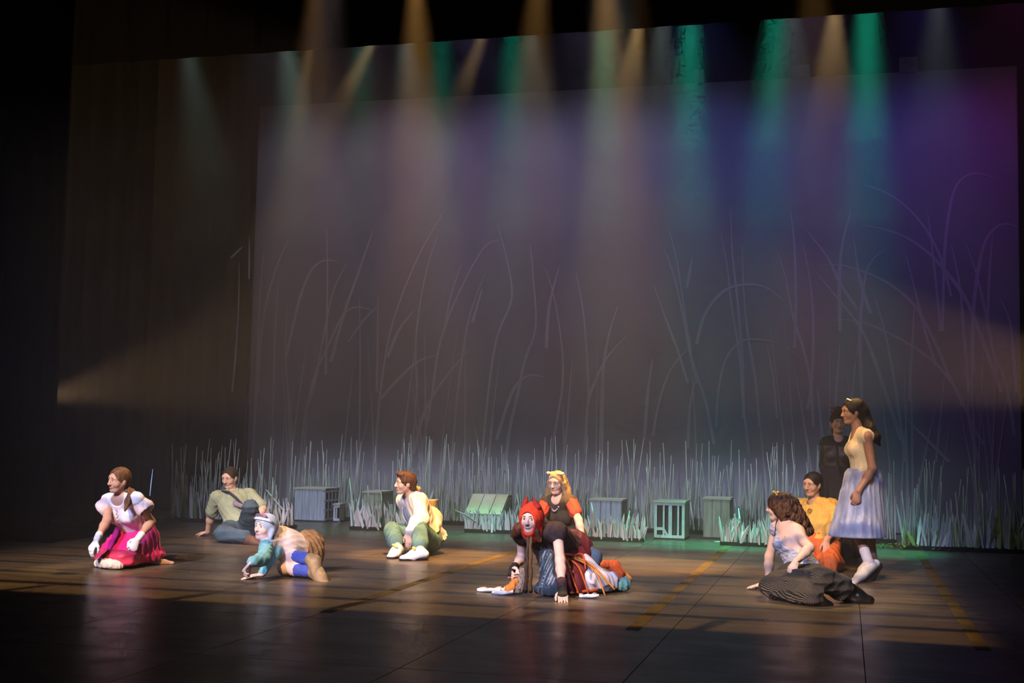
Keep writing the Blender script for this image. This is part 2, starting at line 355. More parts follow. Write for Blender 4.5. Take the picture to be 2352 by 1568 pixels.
def ell(c, r, R=None, k=.03, op='+'):
    c = _np(c); r = np.array(r, np.float32); Rm = np.array(R, np.float32) if R is not None else np.eye(3, dtype=np.float32)
    e = np.abs(Rm) @ r
    def f(x, y, z):
        x, y, z = x - c[0], y - c[1], z - c[2]
        q = [(Rm[0, i] * x + Rm[1, i] * y + Rm[2, i] * z) / r[i] for i in range(3)]
        k0 = np.sqrt(q[0] ** 2 + q[1] ** 2 + q[2] ** 2) + 1e-6
        k1 = np.sqrt((q[0] / r[0]) ** 2 + (q[1] / r[1]) ** 2 + (q[2] / r[2]) ** 2) + 1e-6
        return k0 * (k0 - 1) / k1
    return (f, c - e, c + e, k, op)
def half(p, n, k=.01):
    """removes everything on the side the normal points to"""
    p = _np(p); n = _np(Vector(n).normalized())
    return (lambda x, y, z: -((x - p[0]) * n[0] + (y - p[1]) * n[1] + (z - p[2]) * n[2]), None, None, k, '-')
def chain(pts, rads, k=.02, flat=None):
    return [rc(pts[i], pts[i + 1], rads[i], rads[i + 1], k, flat) for i in range(len(pts) - 1)]
def fold_noise(amp, fr, seed=0.0, d=(0, 0, 1), along=.25):
    """cloth folds running along d"""
    d = Vector(d).normalized(); u = d.orthogonal().normalized(); v = d.cross(u)
    d, u, v = _np(d), _np(u), _np(v)
    def f(x, y, z):
        p = x * u[0] + y * u[1] + z * u[2]; q = x * v[0] + y * v[1] + z * v[2]; s = (x * d[0] + y * d[1] + z * d[2]) * along
        w1 = np.sin(fr * .9 * (p + .6 * q + s) + 1.8 * np.sin(fr * .33 * (q + s) + seed) + seed); w2 = np.sin(fr * 1.3 * (q - .5 * p - s) + 1.6 * np.sin(fr * .5 * p + 2 * seed))
        return amp * (1.3 * np.abs(w1) + .8 * np.abs(w2) - 1.2)
    return f
def nets(f, lo, h):
    s = f < 0
    nx, ny, nz = f.shape
    cnt = np.zeros((nx - 1, ny - 1, nz - 1), np.int8)
    offs = [(i, j, k) for i in (0, 1) for j in (0, 1) for k in (0, 1)]
    for i, j, k in offs: cnt += s[i:nx - 1 + i, j:ny - 1 + j, k:nz - 1 + k]
    mask = (cnt > 0) & (cnt < 8)
    ijk = np.argwhere(mask); idx = np.full(mask.shape, -1, np.int64); idx[mask] = np.arange(len(ijk))
    val = {o: f[ijk[:, 0] + o[0], ijk[:, 1] + o[1], ijk[:, 2] + o[2]] for o in offs}
    acc = np.zeros((len(ijk), 3)); wt = np.zeros(len(ijk))
    for a in offs:
        for ax in range(3):
            if a[ax] == 1: continue
            b = tuple(1 if q == ax else a[q] for q in range(3))
            va, vb = val[a], val[b]; m_ = (va < 0) != (vb < 0)
            t = np.where(m_, va / np.where(m_, va - vb, 1), 0)
            for q in range(3): acc[:, q] += np.where(m_, a[q] + (t if q == ax else 0), 0)
            wt += m_
    pos = (acc / wt[:, None] + ijk) * h + lo
    quads = []
    for ax in range(3):
        sl0 = [slice(None)] * 3; sl1 = [slice(None)] * 3; sl0[ax] = slice(0, -1); sl1[ax] = slice(1, None)
        a_, b_ = s[tuple(sl0)], s[tuple(sl1)]
        e = np.argwhere(a_ != b_); u, v = (ax + 1) % 3, (ax + 2) % 3
        ok = (e[:, u] > 0) & (e[:, v] > 0) & (e[:, u] < f.shape[u] - 1) & (e[:, v] < f.shape[v] - 1); e = e[ok]
        fl_ = a_[tuple(e.T)]
        def cell(du, dv):
            c = e.copy(); c[:, u] += du; c[:, v] += dv; return idx[c[:, 0], c[:, 1], c[:, 2]]
        q = np.stack([cell(-1, -1), cell(0, -1), cell(0, 0), cell(-1, 0)], 1)
        q[~fl_] = q[~fl_][:, ::-1]; quads.append(q)
    return pos, np.concatenate(quads)
def implicit(name, prims, mat_, parent, h=.008, wr=None, pad=.03, origin=None):
    """one smooth mesh from the listed solids; vertices are stored relative to the parent's location"""
    org = np.array(origin if origin is not None else (parent.location if parent is not None else (0, 0, 0)), np.float64)
    bx = [p for p in prims if p[4] == '+']
    lo = np.min([p[1] for p in bx], 0) - pad; hi = np.max([p[2] for p in bx], 0) + pad
    n = np.ceil((hi - lo) / h).astype(int) + 1
    ax = [(lo[i] + h * np.arange(n[i])).astype(np.float32) for i in range(3)]
    f = np.full(n, .3, np.float32)
    def apply(p):
        fn, plo, phi, k, op = p
        if plo is None: sl = [slice(0, n[i]) for i in range(3)]
        else:
            mg = k + 3 * h
            sl = [slice(max(0, int((plo[i] - mg - lo[i]) / h)), min(n[i], int((phi[i] + mg - lo[i]) / h) + 2)) for i in range(3)]
            if any(q.stop <= q.start for q in sl): return
        d = fn(ax[0][sl[0]][:, None, None], ax[1][sl[1]][None, :, None], ax[2][sl[2]][None, None, :])
        a = f[tuple(sl)]
        if op == '-': d = -d; hh = np.maximum(k - np.abs(a - d), 0) / k; f[tuple(sl)] = np.maximum(a, d) + hh * hh * k * .25
        else: hh = np.maximum(k - np.abs(a - d), 0) / k; f[tuple(sl)] = np.minimum(a, d) - hh * hh * k * .25
    for p in prims:
        if p[4] == '+': apply(p)
    if wr is not None: f += wr(ax[0][:, None, None], ax[1][None, :, None], ax[2][None, None, :]).astype(np.float32)
    for p in prims:
        if p[4] == '-': apply(p)
    pos, q = nets(f, lo, h)
    me = bpy.data.meshes.new(name); pos = pos - org
    me.vertices.add(len(pos)); me.vertices.foreach_set('co', pos.astype(np.float32).ravel())
    me.loops.add(q.size); me.loops.foreach_set('vertex_index', q.ravel().astype(np.int32))
    me.polygons.add(len(q)); me.polygons.foreach_set('loop_start', np.arange(0, q.size, 4, dtype=np.int32))
    me.polygons.foreach_set('loop_total', np.full(len(q), 4, np.int32)) if bpy.app.version < (4, 1) else None
    me.update(calc_edges=True); me.validate()
    return mesh_obj(name, me, mat_, parent, True)
# ------------------------------------------------------------------ people: joints placed in space, bones kept at human length
def camvec(r, u, t):
    return (_r * r - _d * u - _f * t).normalized()
def cv(r, u, t):
    return _r * r - _d * u - _f * t
def bone(parent, px, py, L, near=True, lim=1.12):
    """the point on the sight line (px,py) at distance L from the parent joint, in front of or behind it"""
    d = ray(px, py); o = CPOS - parent; b = -o.dot(d); disc = b * b - (o.length_squared - L * L)
    t = b - math.sqrt(disc) * (1 if near else -1) if disc > 0 else b
    return CPOS + d * t
def _col(px):
    return ray(px, 0).cross(ray(px, 1568))
def colp(px, z, y):
    """the point at height z and depth y that stands in picture column px"""
    n = _col(px); return Vector((-(n.y * y + n.z * (z - CAM_H)) / n.x, y, z))
def boneg(parent, px, z, L, near=True):
    """like bone(), but the joint rests at height z and only its column px is given"""
    n = _col(px); a = -n.y / n.x; b = -n.z * (z - CAM_H) / n.x
    q = b - parent.x; A_ = a * a + 1; B_ = a * q - parent.y; C_ = q * q + parent.y ** 2 + (z - parent.z) ** 2 - L * L
    disc = B_ * B_ - A_ * C_; y = (-B_ - (1 if near else -1) * math.sqrt(max(disc, 0))) / A_
    return colp(px, z, y)
def frame(fwd, up):
    f = Vector(fwd).normalized(); r = f.cross(Vector(up)).normalized(); u = r.cross(f)
    return Matrix((r, f, u)).transposed()           # columns right, forward, up
def head_prims(c, R, s=1.0, inflate=0.0):
    T = lambda x, y, z: Vector(c) + R @ Vector((x * s, y * s, z * s)); q = lambda *v: tuple(a * s + inflate for a in v); i = inflate
    P = [ell(T(0, -.012, .028), q(.073, .093, .083), R, .02), rc(T(0, .022, .0), T(0, .050, -.078), .064 * s + i, .028 * s + i, .03),
         ell(T(.036, .048, -.022), q(.03, .03, .032), R, .025), ell(T(-.036, .048, -.022), q(.03, .03, .032), R, .025),
         rc(T(-.036, .066, .03), T(.036, .066, .03), .016 * s + i, None, .02), ell(T(0, .068, -.088), q(.02, .018, .017), R, .02),
         rc(T(.05, -.005, -.03), T(.03, .045, -.085), .02 * s + i, .016 * s + i, .025), rc(T(-.05, -.005, -.03), T(-.03, .045, -.085), .02 * s + i, .016 * s + i, .025)]
    if not inflate:
        P += [rc(T(0, .083, .018), T(0, .104, -.022), .008 * s, .0125 * s, .012), ell(T(.011, .093, -.027), q(.009, .01, .008), R, .008), ell(T(-.011, .093, -.027), q(.009, .01, .008), R, .008),
              ell(T(0, .076, -.052), q(.024, .014, .016), R, .012),
              ell(T(.077, -.008, -.003), q(.01, .02, .03), R, .008), ell(T(-.077, -.008, -.003), q(.01, .02, .03), R, .008),
              ell(T(.032, .096, .009), q(.018, .014, .011), R, .012, '-'), ell(T(-.032, .096, .009), q(.018, .014, .011), R, .012, '-')]
    return P
def hand_prims(w, dr, nrm, thumb, curl=.3, spread=.1, s=1.0):
    """palm with four unequal fingers and a thumb leaving its side; nrm = where the palm faces, thumb = side of the thumb"""
    dr = Vector(dr).normalized(); nrm = Vector(nrm); nrm = (nrm - dr * nrm.dot(dr)).normalized()
    sd = dr.cross(nrm)
    if sd.dot(Vector(thumb)) < 0: sd = -sd
    w = Vector(w); P = []
    kn = w + dr * .088 * s
    P += [rc(w - dr * .01, kn - dr * .01, .026 * s, .034 * s, .015, (nrm, .48)), rc(w + dr * .05 * s + sd * .012 * s, kn - sd * .018 * s, .026 * s, .024 * s, .012, (nrm, .5))]
    for j, (o, L) in enumerate(((.029, .82), (.010, .95), (-.010, .90), (-.028, .72))):
        p = kn + sd * o * s - dr * abs(o) * .25; ang = curl * .9
        for seg, l in enumerate((.044, .028, .022)):
            dd = (dr * math.cos(ang) + nrm * math.sin(ang) + sd * o * 6 * spread * (1 if seg == 0 else .6)).normalized()
            q = p + dd * l * L * s; P.append(rc(p, q, (.0098 - .0009 * seg) * s, (.0092 - .0009 * seg) * s, .004)); p = q; ang += curl * 1.25
    p = w + dr * .022 * s + sd * .022 * s; ang = .75
    for seg, l in enumerate((.036, .030, .024)):
        dd = (dr * math.cos(ang) + sd * math.sin(ang) * .9 + nrm * (.25 + curl * .7)).normalized()
        q = p + dd * l * s; P.append(rc(p, q, (.0135 - .0018 * seg) * s, (.0115 - .0016 * seg) * s, .006)); p = q; ang -= .35 + .3 * curl
    return P
class Person:
    def __init__(s, name, base, Yb):
        s.root = empty(name, base); s.Yb = Yb; s.J = {}; s.s = 1.0; s.fem = True; s.name = name
    def A(s, px, py, dy=0.0): return atY(px, py, s.Yb + dy)
    def torso(s, i=0.0, bust=True, k=.05):
        J = s.J; lat = (J['sb'] - J['sa']).normalized(); up = (J['neck'] - J['hip']).normalized(); fw = s.chest_fwd(); g = s.s
        hl = s.hip_lat(); Rh = frame(hl.cross(up) if False else up.cross(hl), up); Rc = frame(fw, up)
        m = J['hip'].lerp(J['neck'], .36); c = J['hip'].lerp(J['neck'], .66) + fw * .0
        if 'spine' in J: m = J['spine']
        fl = lambda v: (v, .70)
        wd = g * (1.0 if s.fem else 1.06)
        P = [ell(J['hip'] + up * .01, (.158 * wd + i, .112 * g + i, .115 * g + i), Rh, k), rc(J['hip'], m, .138 * wd + i, .118 * wd + i, k, (fw, .78)),
             rc(m, c, .118 * wd + i, .138 * wd + i, k, (fw, .74)), ell(c, (.140 * wd + i, .098 * g + i, .15 * g + i), Rc, k),
             rc(J['sa'], J['sb'], .046 * g + i, None, k), rc(J['neck'] - up * .03 * g, J['sa'].lerp(J['neck'], .15), .052 * g + i, .046 * g + i, k), rc(J['neck'] - up * .03 * g, J['sb'].lerp(J['neck'], .15), .052 * g + i, .046 * g + i, k)]
        if s.fem and bust:
            for q in (-1, 1): P.append(ell(c + fw * .078 * g + lat * q * .068 * g - up * .012, (.058 * g + i, .052 * g + i, .056 * g + i), Rc, .03))
        return P
    def chest_fwd(s):
        up = (s.J['neck'] - s.J['hip']).normalized(); lat = (s.J['sb'] - s.J['sa']).normalized()
        f = up.cross(lat).normalized()
        return f if f.dot(s.face) >= 0 else -f
    def hip_lat(s): return (s.J['hb'] - s.J['ha']).normalized()
    def arm(s, q, i=0.0, fr=0.0, to=2.0, k=.03):
        """arm q ('a' or 'b') as solids; to=1 stops at the elbow"""
        J = s.J; g = s.s * (1.0 if s.fem else 1.12); a, e, w = J['s' + q], J['e' + q], J['w' + q]; P = []
        if to <= 1: P.append(rc(a, a.lerp(e, to), .047 * g + i, (.047 - .007 * to) * g + i + fr, k)); return P
        mid = e.lerp(w, .3)
        P = [rc(a, e, .047 * g + i, .037 * g + i, k), rc(e, mid, .036 * g + i, .037 * g + i, k), rc(mid, e.lerp(w, to - 1), .037 * g + i, .037 * g + (.025 - .037) * g * (to - 1.3) / .7 + i + fr, k)]
        return P
    def leg(s, q, i=0.0, fr=0.0, to=2.0, k=.04, foot=False, frm=0.0):
        J = s.J; g = s.s; h, n, a = J['h' + q], J['k' + q], J['a' + q]
        if to <= 1: return [rc(h.lerp(n, frm), h.lerp(n, to), (.088 - .028 * frm) * g + i, (.088 - .028 * to) * g + i + fr, k)]
        mid = n.lerp(a, .32)
        P = [rc(h, n, .088 * g + i, .058 * g + i, k), rc(n, mid, .054 * g + i, .054 * g + i, k), rc(mid, n.lerp(a, to - 1), .054 * g + i, (.054 - .018 * (to - 1)) * g + i + fr, k)]
        if foot:
            t = J['t' + q]; u = J.get('fu' + q, Vector((0, 0, 1)))
            P += [rc(a, a.lerp(t, .15) - u * .03 * g, .036 * g, .034 * g, .02), rc(a.lerp(t, -.18) - u * .035 * g, a.lerp(t, .65) - u * .045 * g, .03 * g, .036 * g, .02, (u, .8)), rc(a.lerp(t, .6) - u * .045 * g, t - u * .05 * g, .036 * g, .028 * g, .02, (u, .65))]
        return P
    def shoe(s, q, i=.008, tall=0.0, sole=.012):
        J = s.J; g = s.s; a, t = J['a' + q], J['t' + q]; u = J.get('fu' + q, Vector((0, 0, 1)))
        P = [rc(a.lerp(t, -.22) - u * .04 * g, a.lerp(t, .55) - u * .048 * g, .034 * g + i, .038 * g + i, .02, (u, .85)), rc(a.lerp(t, .5) - u * .05 * g, t - u * .056 * g, .039 * g + i, .031 * g + i, .02, (u, .72)),
             rc(a - u * .015, a.lerp(t, .35) - u * .03 * g, .037 * g + i, .040 * g + i, .025)]
        if tall: P.append(rc(a, a.lerp(J['k' + q], tall), .038 * g + i, .043 * g + i, .02))
        return P
    def body(s, M, hands=True, h=.0068, legs=True):
        J = s.J; R = s.HR; up = R @ Vector((0, 0, 1)); P = head_prims(J['head'], R, s.hs)
        P += [rc(J['head'] + R @ Vector((0, -.02, -.055)) * s.hs, J['neck'] - (J['neck'] - J['hip']).normalized() * .03, .050 * s.s, .054 * s.s, .03)]
        P += s.torso(); 
        for q in 'ab':
            P += s.arm(q)
            if legs: P += s.leg(q, foot=True)
            hd = s.H.get(q)
            if hd and hands: P += hand_prims(J['w' + q], *hd, s=s.s * 1.02)
        s.body_o = implicit('body', P, M, s.root, h); s.features(); return s.body_o
    def features(s):
        R, c, g = s.HR, s.J['head'] - s.root.location, s.hs; T = lambda x, y, z: c + R @ Vector((x, y, z)) * g
        for q in (-1, 1):
            e = MB().ell(T(.032 * q, .0715, .009), (.0128 * g,) * 3, R).build('eye', EYE_W, s.root, True)
            MB().ell(T(.032 * q + s.gaze * .003, .0815, .009), (.0060 * g, .0038 * g, .0060 * g), R).build('iris', EYE_D, e, True)
            MB().tube([T(.012 * q, .0885, .030 + s.brow * .005), T(.032 * q, .0855, .033), T(.052 * q, .0675, .028)], [.0026 * g, .0036 * g, .0016 * g], 6).build('eyebrow', s.BROW, s.root, True)
            MB().tube([T(.016 * q, .0810, .012), T(.032 * q, .0840, .0195), T(.047 * q, .0715, .012)], [.0014 * g, .0026 * g, .0014 * g], 5).build('upper_lid', s.BROW, s.root, True)
        o = s.mouth * .0055
        MB().tube([T(-.026, .073, -.0530), T(-.014, .0845, -.0505 + o), T(0, .0885, -.0495 + o), T(.014, .0845, -.0505 + o), T(.026, .073, -.0530)], [.0012 * g, .0034 * g, .0040 * g, .0034 * g, .0012 * g], 6) \
            .tube([T(-.024, .073, -.0545), T(-.012, .0845, -.0575 - o), T(0, .0880, -.0585 - o), T(.012, .0845, -.0575 - o), T(.024, .073, -.0545)], [.0012 * g, .0040 * g, .0050 * g, .0040 * g, .0012 * g], 6).build('lips', s.LIPS, s.root, True)
        if s.mouth > .5: MB().ell(T(0, .0835, -.0540), (.0165 * g, .0058 * g, .0052 * g * s.mouth), R).build('open_mouth', MOUTH_D, s.root, True)
    def hair_cap(s, t=.014, low=-.02, face=(.070, .080, .106), fy=.105, fz=-.020):
        R, c, g = s.HR, s.J['head'], s.hs; T = lambda x, y, z: c + R @ Vector((x, y, z)) * g
        P = [ell(T(0, -.014, .03), (.075 * g + t, .094 * g + t, .084 * g + t), R, .02), rc(T(0, -.05, .0), T(0, -.055, low - .03), .055 * g + t, .045 * g + t, .03)]
        C = [ell(T(0, fy, fz), tuple(v * g for v in face), R, .012, '-')]
        return P, C, T
EYE_W = mat('eye_white', (.75, .74, .72), .3); EYE_D = mat('eye_iris', (.02, .015, .012), .2); MOUTH_D = mat('mouth_dark', (.06, .01, .012), .5)
def skin(name, c, var=.12): return mat(name, c, .55, var, 9.0, spec=.35)
def person(name, base, Yb, label, H=1.68, fem=True, look=(0, 0, 1), hup=(0, 1, 0), hs=None, brow=(.04, .025, .015), lips=(.42, .13, .12), mouth=0.0, browtilt=0.0, gaze=0.0):
    p = Person(name, base, Yb); p.s = H / 1.68; p.fem = fem; p.face = camvec(*look); p.HR = frame(p.face, camvec(*hup)); p.hs = hs or p.s * 1.02
    p.BROW = mat('brow_%.2f_%.2f' % brow[:2], brow, .8); p.LIPS = mat('lips_%.2f_%.2f' % lips[:2], lips, .4); p.mouth = mouth; p.brow = browtilt; p.gaze = gaze; p.H = {}
    tag(p.root, label, 'person', 'performers on the stage'); return p
# ------------------------------------------------------------------ reeds, grass clumps and crates along the back of the stage
def rnd_mat(name, c1, c2, rough=.85):
    """paint that differs a little from piece to piece"""
    M = bpy.data.materials.new(name); M.use_nodes = True; h = NT(M.node_tree); b = M.node_tree.nodes['Principled BSDF']
    oi = h.n('ShaderNodeObjectInfo'); g = h.n('ShaderNodeTexCoord'); nz = h.n('ShaderNodeTexNoise'); nz.inputs['Scale'].default_value = 5; nz.inputs['Detail'].default_value = 4
    h.link(g.outputs['Object'], nz.inputs[0]); f = h.m('ADD', h.m('MULTIPLY', oi.outputs['Random'], .7), h.m('MULTIPLY', nz.outputs['Fac'], .4), clamp=True)
    rp = h.n('ShaderNodeValToRGB'); rp.color_ramp.elements[0].color = (*c1, 1); rp.color_ramp.elements[1].color = (*c2, 1); h.link(f, rp.inputs[0]); h.link(rp.outputs[0], b.inputs['Base Color'])
    b.inputs['Roughness'].default_value = rough; b.inputs['Specular IOR Level'].default_value = .2; return M
M_REED = rnd_mat('reed_paint', (.25, .29, .24), (.58, .63, .55)); M_BLADE = rnd_mat('blade_paint', (.28, .29, .32), (.70, .70, .74)); M_BASE = mat('planter_dark', (.014, .014, .013), .9, .3, 10)
M_LEAF = rnd_mat('leaf_paint', (.14, .18, .07), (.34, .40, .14))
rg = random.Random(11)
def reed_mesh(k):
    r = random.Random(k); bend = r.uniform(-.05, .05); kink = r.uniform(.3, .8)
    pts = [(0, 0, 0), (bend * .3, 0, .35), (bend * kink, bend * .3, .7), (bend, bend * .5, 1.0)]
    m_ = MB().tube(pts, [.0095, .0085, .0068, .003], 5); me = pydata('reed', m_.v, m_.f); me.materials.append(M_REED); me.polygons.foreach_set('use_smooth', [True] * len(me.polygons)); return me
REEDS = [reed_mesh(k) for k in range(6)]
def blade_mesh(k, mt):
    r = random.Random(k + 50); b = r.uniform(-.12, .12); V = []
    for z, w_ in ((0, .7), (.45, 1.0), (.8, .62), (1.0, .06)):
        x = b * z * z; V += [(x - .5 * w_, -.10, z), (x + .5 * w_, -.10, z), (x + .5 * w_, .10, z), (x - .5 * w_, .10, z)]
    Fc = [(4 * i + j, 4 * i + (j + 1) % 4, 4 * i + 4 + (j + 1) % 4, 4 * i + 4 + j) for i in range(3) for j in range(4)] + [(3, 2, 1, 0), (12, 13, 14, 15)]
    me = pydata('grass_blade', V, Fc); me.materials.append(mt); return me
BLADES = [blade_mesh(k, M_BLADE) for k in range(6)]; LEAVES = [blade_mesh(k, M_LEAF) for k in range(4)]
def place(name, me, parent, loc, rot, sc):
    o = fix(bpy.data.objects.new(name, me), parent); o.location = loc; o.rotation_euler = rot; o.scale = sc; return o
def reed_bed(x0, x1, y, n, hmin, hmax, label, blades=0, mass=120):
    root = empty('reed_bed', ((x0 + x1) / 2, y, 0)); tag(root, label, 'reeds', 'reed beds along the painted drop'); L = x1 - x0
    MB().box((-L / 2, -.16, 0), (L / 2, .20, .05)).build('base_board', M_BASE, root)
    for k in range(n):
        h_ = rg.uniform(hmin, hmax) * (1 if rg.random() < .62 else .72); t = rg.uniform(.7, 1.15)
        place('reed', rg.choice(REEDS), root, (rg.uniform(-L / 2 + .02, L / 2 - .02), rg.uniform(-.12, .16), .045), (rg.gauss(0, .03), rg.gauss(0, .055), rg.uniform(0, 6.3)), (t, t, h_))
    for k in range(blades):
        w_ = rg.uniform(.025, .05)
        place('grass_blade', rg.choice(BLADES if rg.random() < .75 else LEAVES), root, (rg.uniform(-L / 2 + .04, L / 2 - .04), rg.uniform(-.15, .10), .03), (rg.gauss(0, .12), rg.gauss(0, .22), rg.gauss(0, .5)), (w_, .05, rg.uniform(.22, .52)))
    m_ = MB()
    for k in range(mass):
        x, yy, h_ = rg.uniform(-L / 2, L / 2), rg.uniform(-.10, .18), rg.uniform(.18, .72) * hmax * .8; dx = rg.gauss(0, .05) * h_; r_ = rg.uniform(.005, .010)
        m_.tube([(x, yy, .03), (x + dx * .5, yy, .03 + h_ * .5), (x + dx, yy, .03 + h_)], [r_, r_ * .8, r_ * .3], 4)
    o = m_.build('thin_stalks', M_REED, root); o['kind'] = 'stuff'
    return root
def grass_clump(px0, px1, py, n, hmax, label, depth=.16, stalks=0):
    a = gnd(px0, py); b = gnd(px1, py + (px1 - px0) * .035); y = (a.y + b.y) / 2; a = colp(px0, 0, y); b = colp(px1, 0, y); L = b.x - a.x
    root = empty('grass_clump', ((a.x + b.x) / 2, y, 0)); tag(root, label, 'grass clump', 'grass clumps in front of the crates')
    MB().box((-L / 2 + .01, -.03, 0), (L / 2 - .01, depth, .045)).build('base_block', M_BASE, root)
    for k in range(n):
        row = rg.random(); w_ = rg.uniform(.020, .042); h_ = hmax * rg.uniform(.55, 1.0) * (.65 + .35 * row)
        place('grass_blade', rg.choice(BLADES), root, (rg.uniform(-L / 2 + .015, L / 2 - .015), -.035 + row * depth, .008 + rg.uniform(0, .03)), (rg.gauss(.08, .10), rg.gauss(0, .20), rg.gauss(0, .45)), (w_, .05, h_))
    for k in range(stalks):
        place('reed', rg.choice(REEDS), root, (rg.uniform(-L / 2, L / 2), rg.uniform(0, depth), .05), (rg.gauss(0, .15), rg.gauss(0, .45), rg.uniform(0, 6)), (1.6, 1.6, hmax * rg.uniform(.9, 1.4)))
    return root
names = ['at the dim end beside the black leg', 'behind the man in the green polo shirt', 'behind the blue-fronted crate', 'behind the man in the cream shirt', 'behind the slant-topped crate', 'behind the fair-haired girl', 'behind the barred crate',
         'behind the curly-haired woman', 'directly behind the standing woman', 'beyond the standing woman towards the dark wing']
reed_bed(-9.15, -8.25, 15.95, 30, .78, 1.12, 'reed bed ' + names[0], 26, 110)
reed_bed(-8.22, -7.62, 15.95, 20, .78, 1.16, 'reed bed ' + names[1], 16, 70)
for i, (xa, xb) in enumerate(((-7.95, -6.55), (-6.53, -5.2), (-5.18, -3.95), (-3.93, -2.75), (-2.73, -1.45), (-1.43, -.25))):
    reed_bed(xa, xb, 17.25, 38, .80, 1.24, 'reed bed ' + names[i + 2], 14, 240)
reed_bed(-.22, .62, 16.9, 18, .8, 1.25, 'reed bed ' + names[8], 12, 70)
reed_bed(.64, 2.28, 16.05, 40, .7, 1.05, 'reed bed ' + names[9], 90, 120)
grass_clump(598, 672, 1212, 40, .52, 'spiky pale grass clump between the polo shirt man and the blue-fronted crate', stalks=3)
grass_clump(802, 962, 1216, 92, .48, 'spiky pale grass clump beside the man in the cream shirt', stalks=4)
grass_clump(1066, 1240, 1222, 92, .38, 'spiky pale grass clump in front of the slant-topped crate', stalks=3)
grass_clump(1340, 1478, 1240, 78, .36, 'spiky pale grass clump in front of the crate beside the fair-haired girl', stalks=2)
grass_clump(1652, 1850, 1252, 112, .44, 'spiky pale grass clump behind the curly-haired woman', stalks=4)

M_CB = mat('crate_blue_white', (.50, .55, .62), .8, color2=(.32, .37, .44), scale=5, stretch=(7, 7, .6), bump=.003); M_CG = mat('crate_green_side', (.42, .45, .34), .85, color2=(.26, .29, .20), scale=4, stretch=(6, 6, .5), bump=.003)
M_CT = mat('crate_top_board', (.52, .52, .40), .8, .25, 5, (1, 5, 1)); M_CD = mat('crate_inside_dark', (.05, .055, .06), .9, .3, 5); M_CF = mat('crate_frame_pale', (.56, .60, .64), .8, .25, 8)  # top board colour carries the yellow-green of the light from above
def crate(px0, px1, ptop, y, depth, style, label):
    a, b = colp(px0, 0, y), colp(px1, 0, y); L = b.x - a.x; H = atY((px0 + px1) / 2, ptop, y).z
    root = empty('crate', (a.x, y, 0)); tag(root, label, 'crate', 'painted wooden crates'); t = .022
    def part(nm, lo, hi, m_, M=None): return MB().box(lo, hi, M).build(nm, m_, root)
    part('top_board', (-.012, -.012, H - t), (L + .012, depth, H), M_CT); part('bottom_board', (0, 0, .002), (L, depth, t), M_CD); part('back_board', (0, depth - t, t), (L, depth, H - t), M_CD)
    if style == 'lattice':
        for k in range(4): part('front_plank', (L * k / 4 + .002, 0, t), (L * (k + 1) / 4 - .002, .018, H - t), M_CB)
        for k in range(4): part('side_slat', (L - .018, depth * (k + .1) / 4, t), (L, depth * (k + .3) / 4, H - t), M_CF)
        for k in range(4): part('side_slat', (L - .012, 0, t + (H - .06) * k / 3.2), (L + .004, depth, t + .03 + (H - .06) * k / 3.2), M_CF)
        part('side_board', (0, .02, t), (.018, depth - t, H - t), M_CG)
    elif style == 'planks':
        for k in range(3): part('front_plank', (L * k / 3 + .004, 0, t), (L * (k + 1) / 3 - .004, .018, H - t), M_CB)
        for k in range(4): part('side_plank', (L - .018, .02 + (depth - .04) * k / 4, t), (L, .016 + (depth - .04) * (k + 1) / 4, H - t), M_CG)
        part('side_board', (0, .02, t), (.018, depth - t, H - t), M_CG)
    elif style == 'bars':
        f = .035
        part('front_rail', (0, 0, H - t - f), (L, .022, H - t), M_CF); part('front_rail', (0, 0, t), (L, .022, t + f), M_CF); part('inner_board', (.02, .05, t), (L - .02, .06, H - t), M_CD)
        for q in (0, .285, .47, .76): part('front_bar', (L * q, .0, t + f), (L * q + (f if q in (0, ) else .022 if q != .47 else .045), .024, H - t - f), M_CF)
        part('front_bar', (L - f, 0, t + f), (L, .024, H - t - f), M_CF); part('cross_rail', (.03, .002, H * .24), (L * .29, .022, H * .24 + f), M_CF)
        Md = Matrix.Translation((L * .29, 0, H * .26)) @ Matrix.Rotation(.62, 4, 'Y'); part('diagonal_brace', (0, .003, -.21), (f * .8, .021, 0.0), M_CF, Matrix.Translation((L * .27, 0, H * .27)) @ Matrix.Rotation(-.55, 4, 'Y'))
        for k in range(4): part('side_plank', (L - .018, .024 + (depth - .05) * k / 4, t), (L, .020 + (depth - .05) * (k + 1) / 4, H - t), M_CG)
        part('side_board', (0, .03, t), (.018, depth - t, H - t), M_CG)
    elif style == 'plain':
        for k in range(3): part('front_plank', (L * k / 3 + .002, 0, t), (L * (k + 1) / 3 - .002, .018, H - t), M_CG)
        part('side_board', (0, .02, t), (.018, depth - t, H - t), M_CG); part('side_board', (L - .018, .02, t), (L, depth - t, H - t), M_CG)
    return root
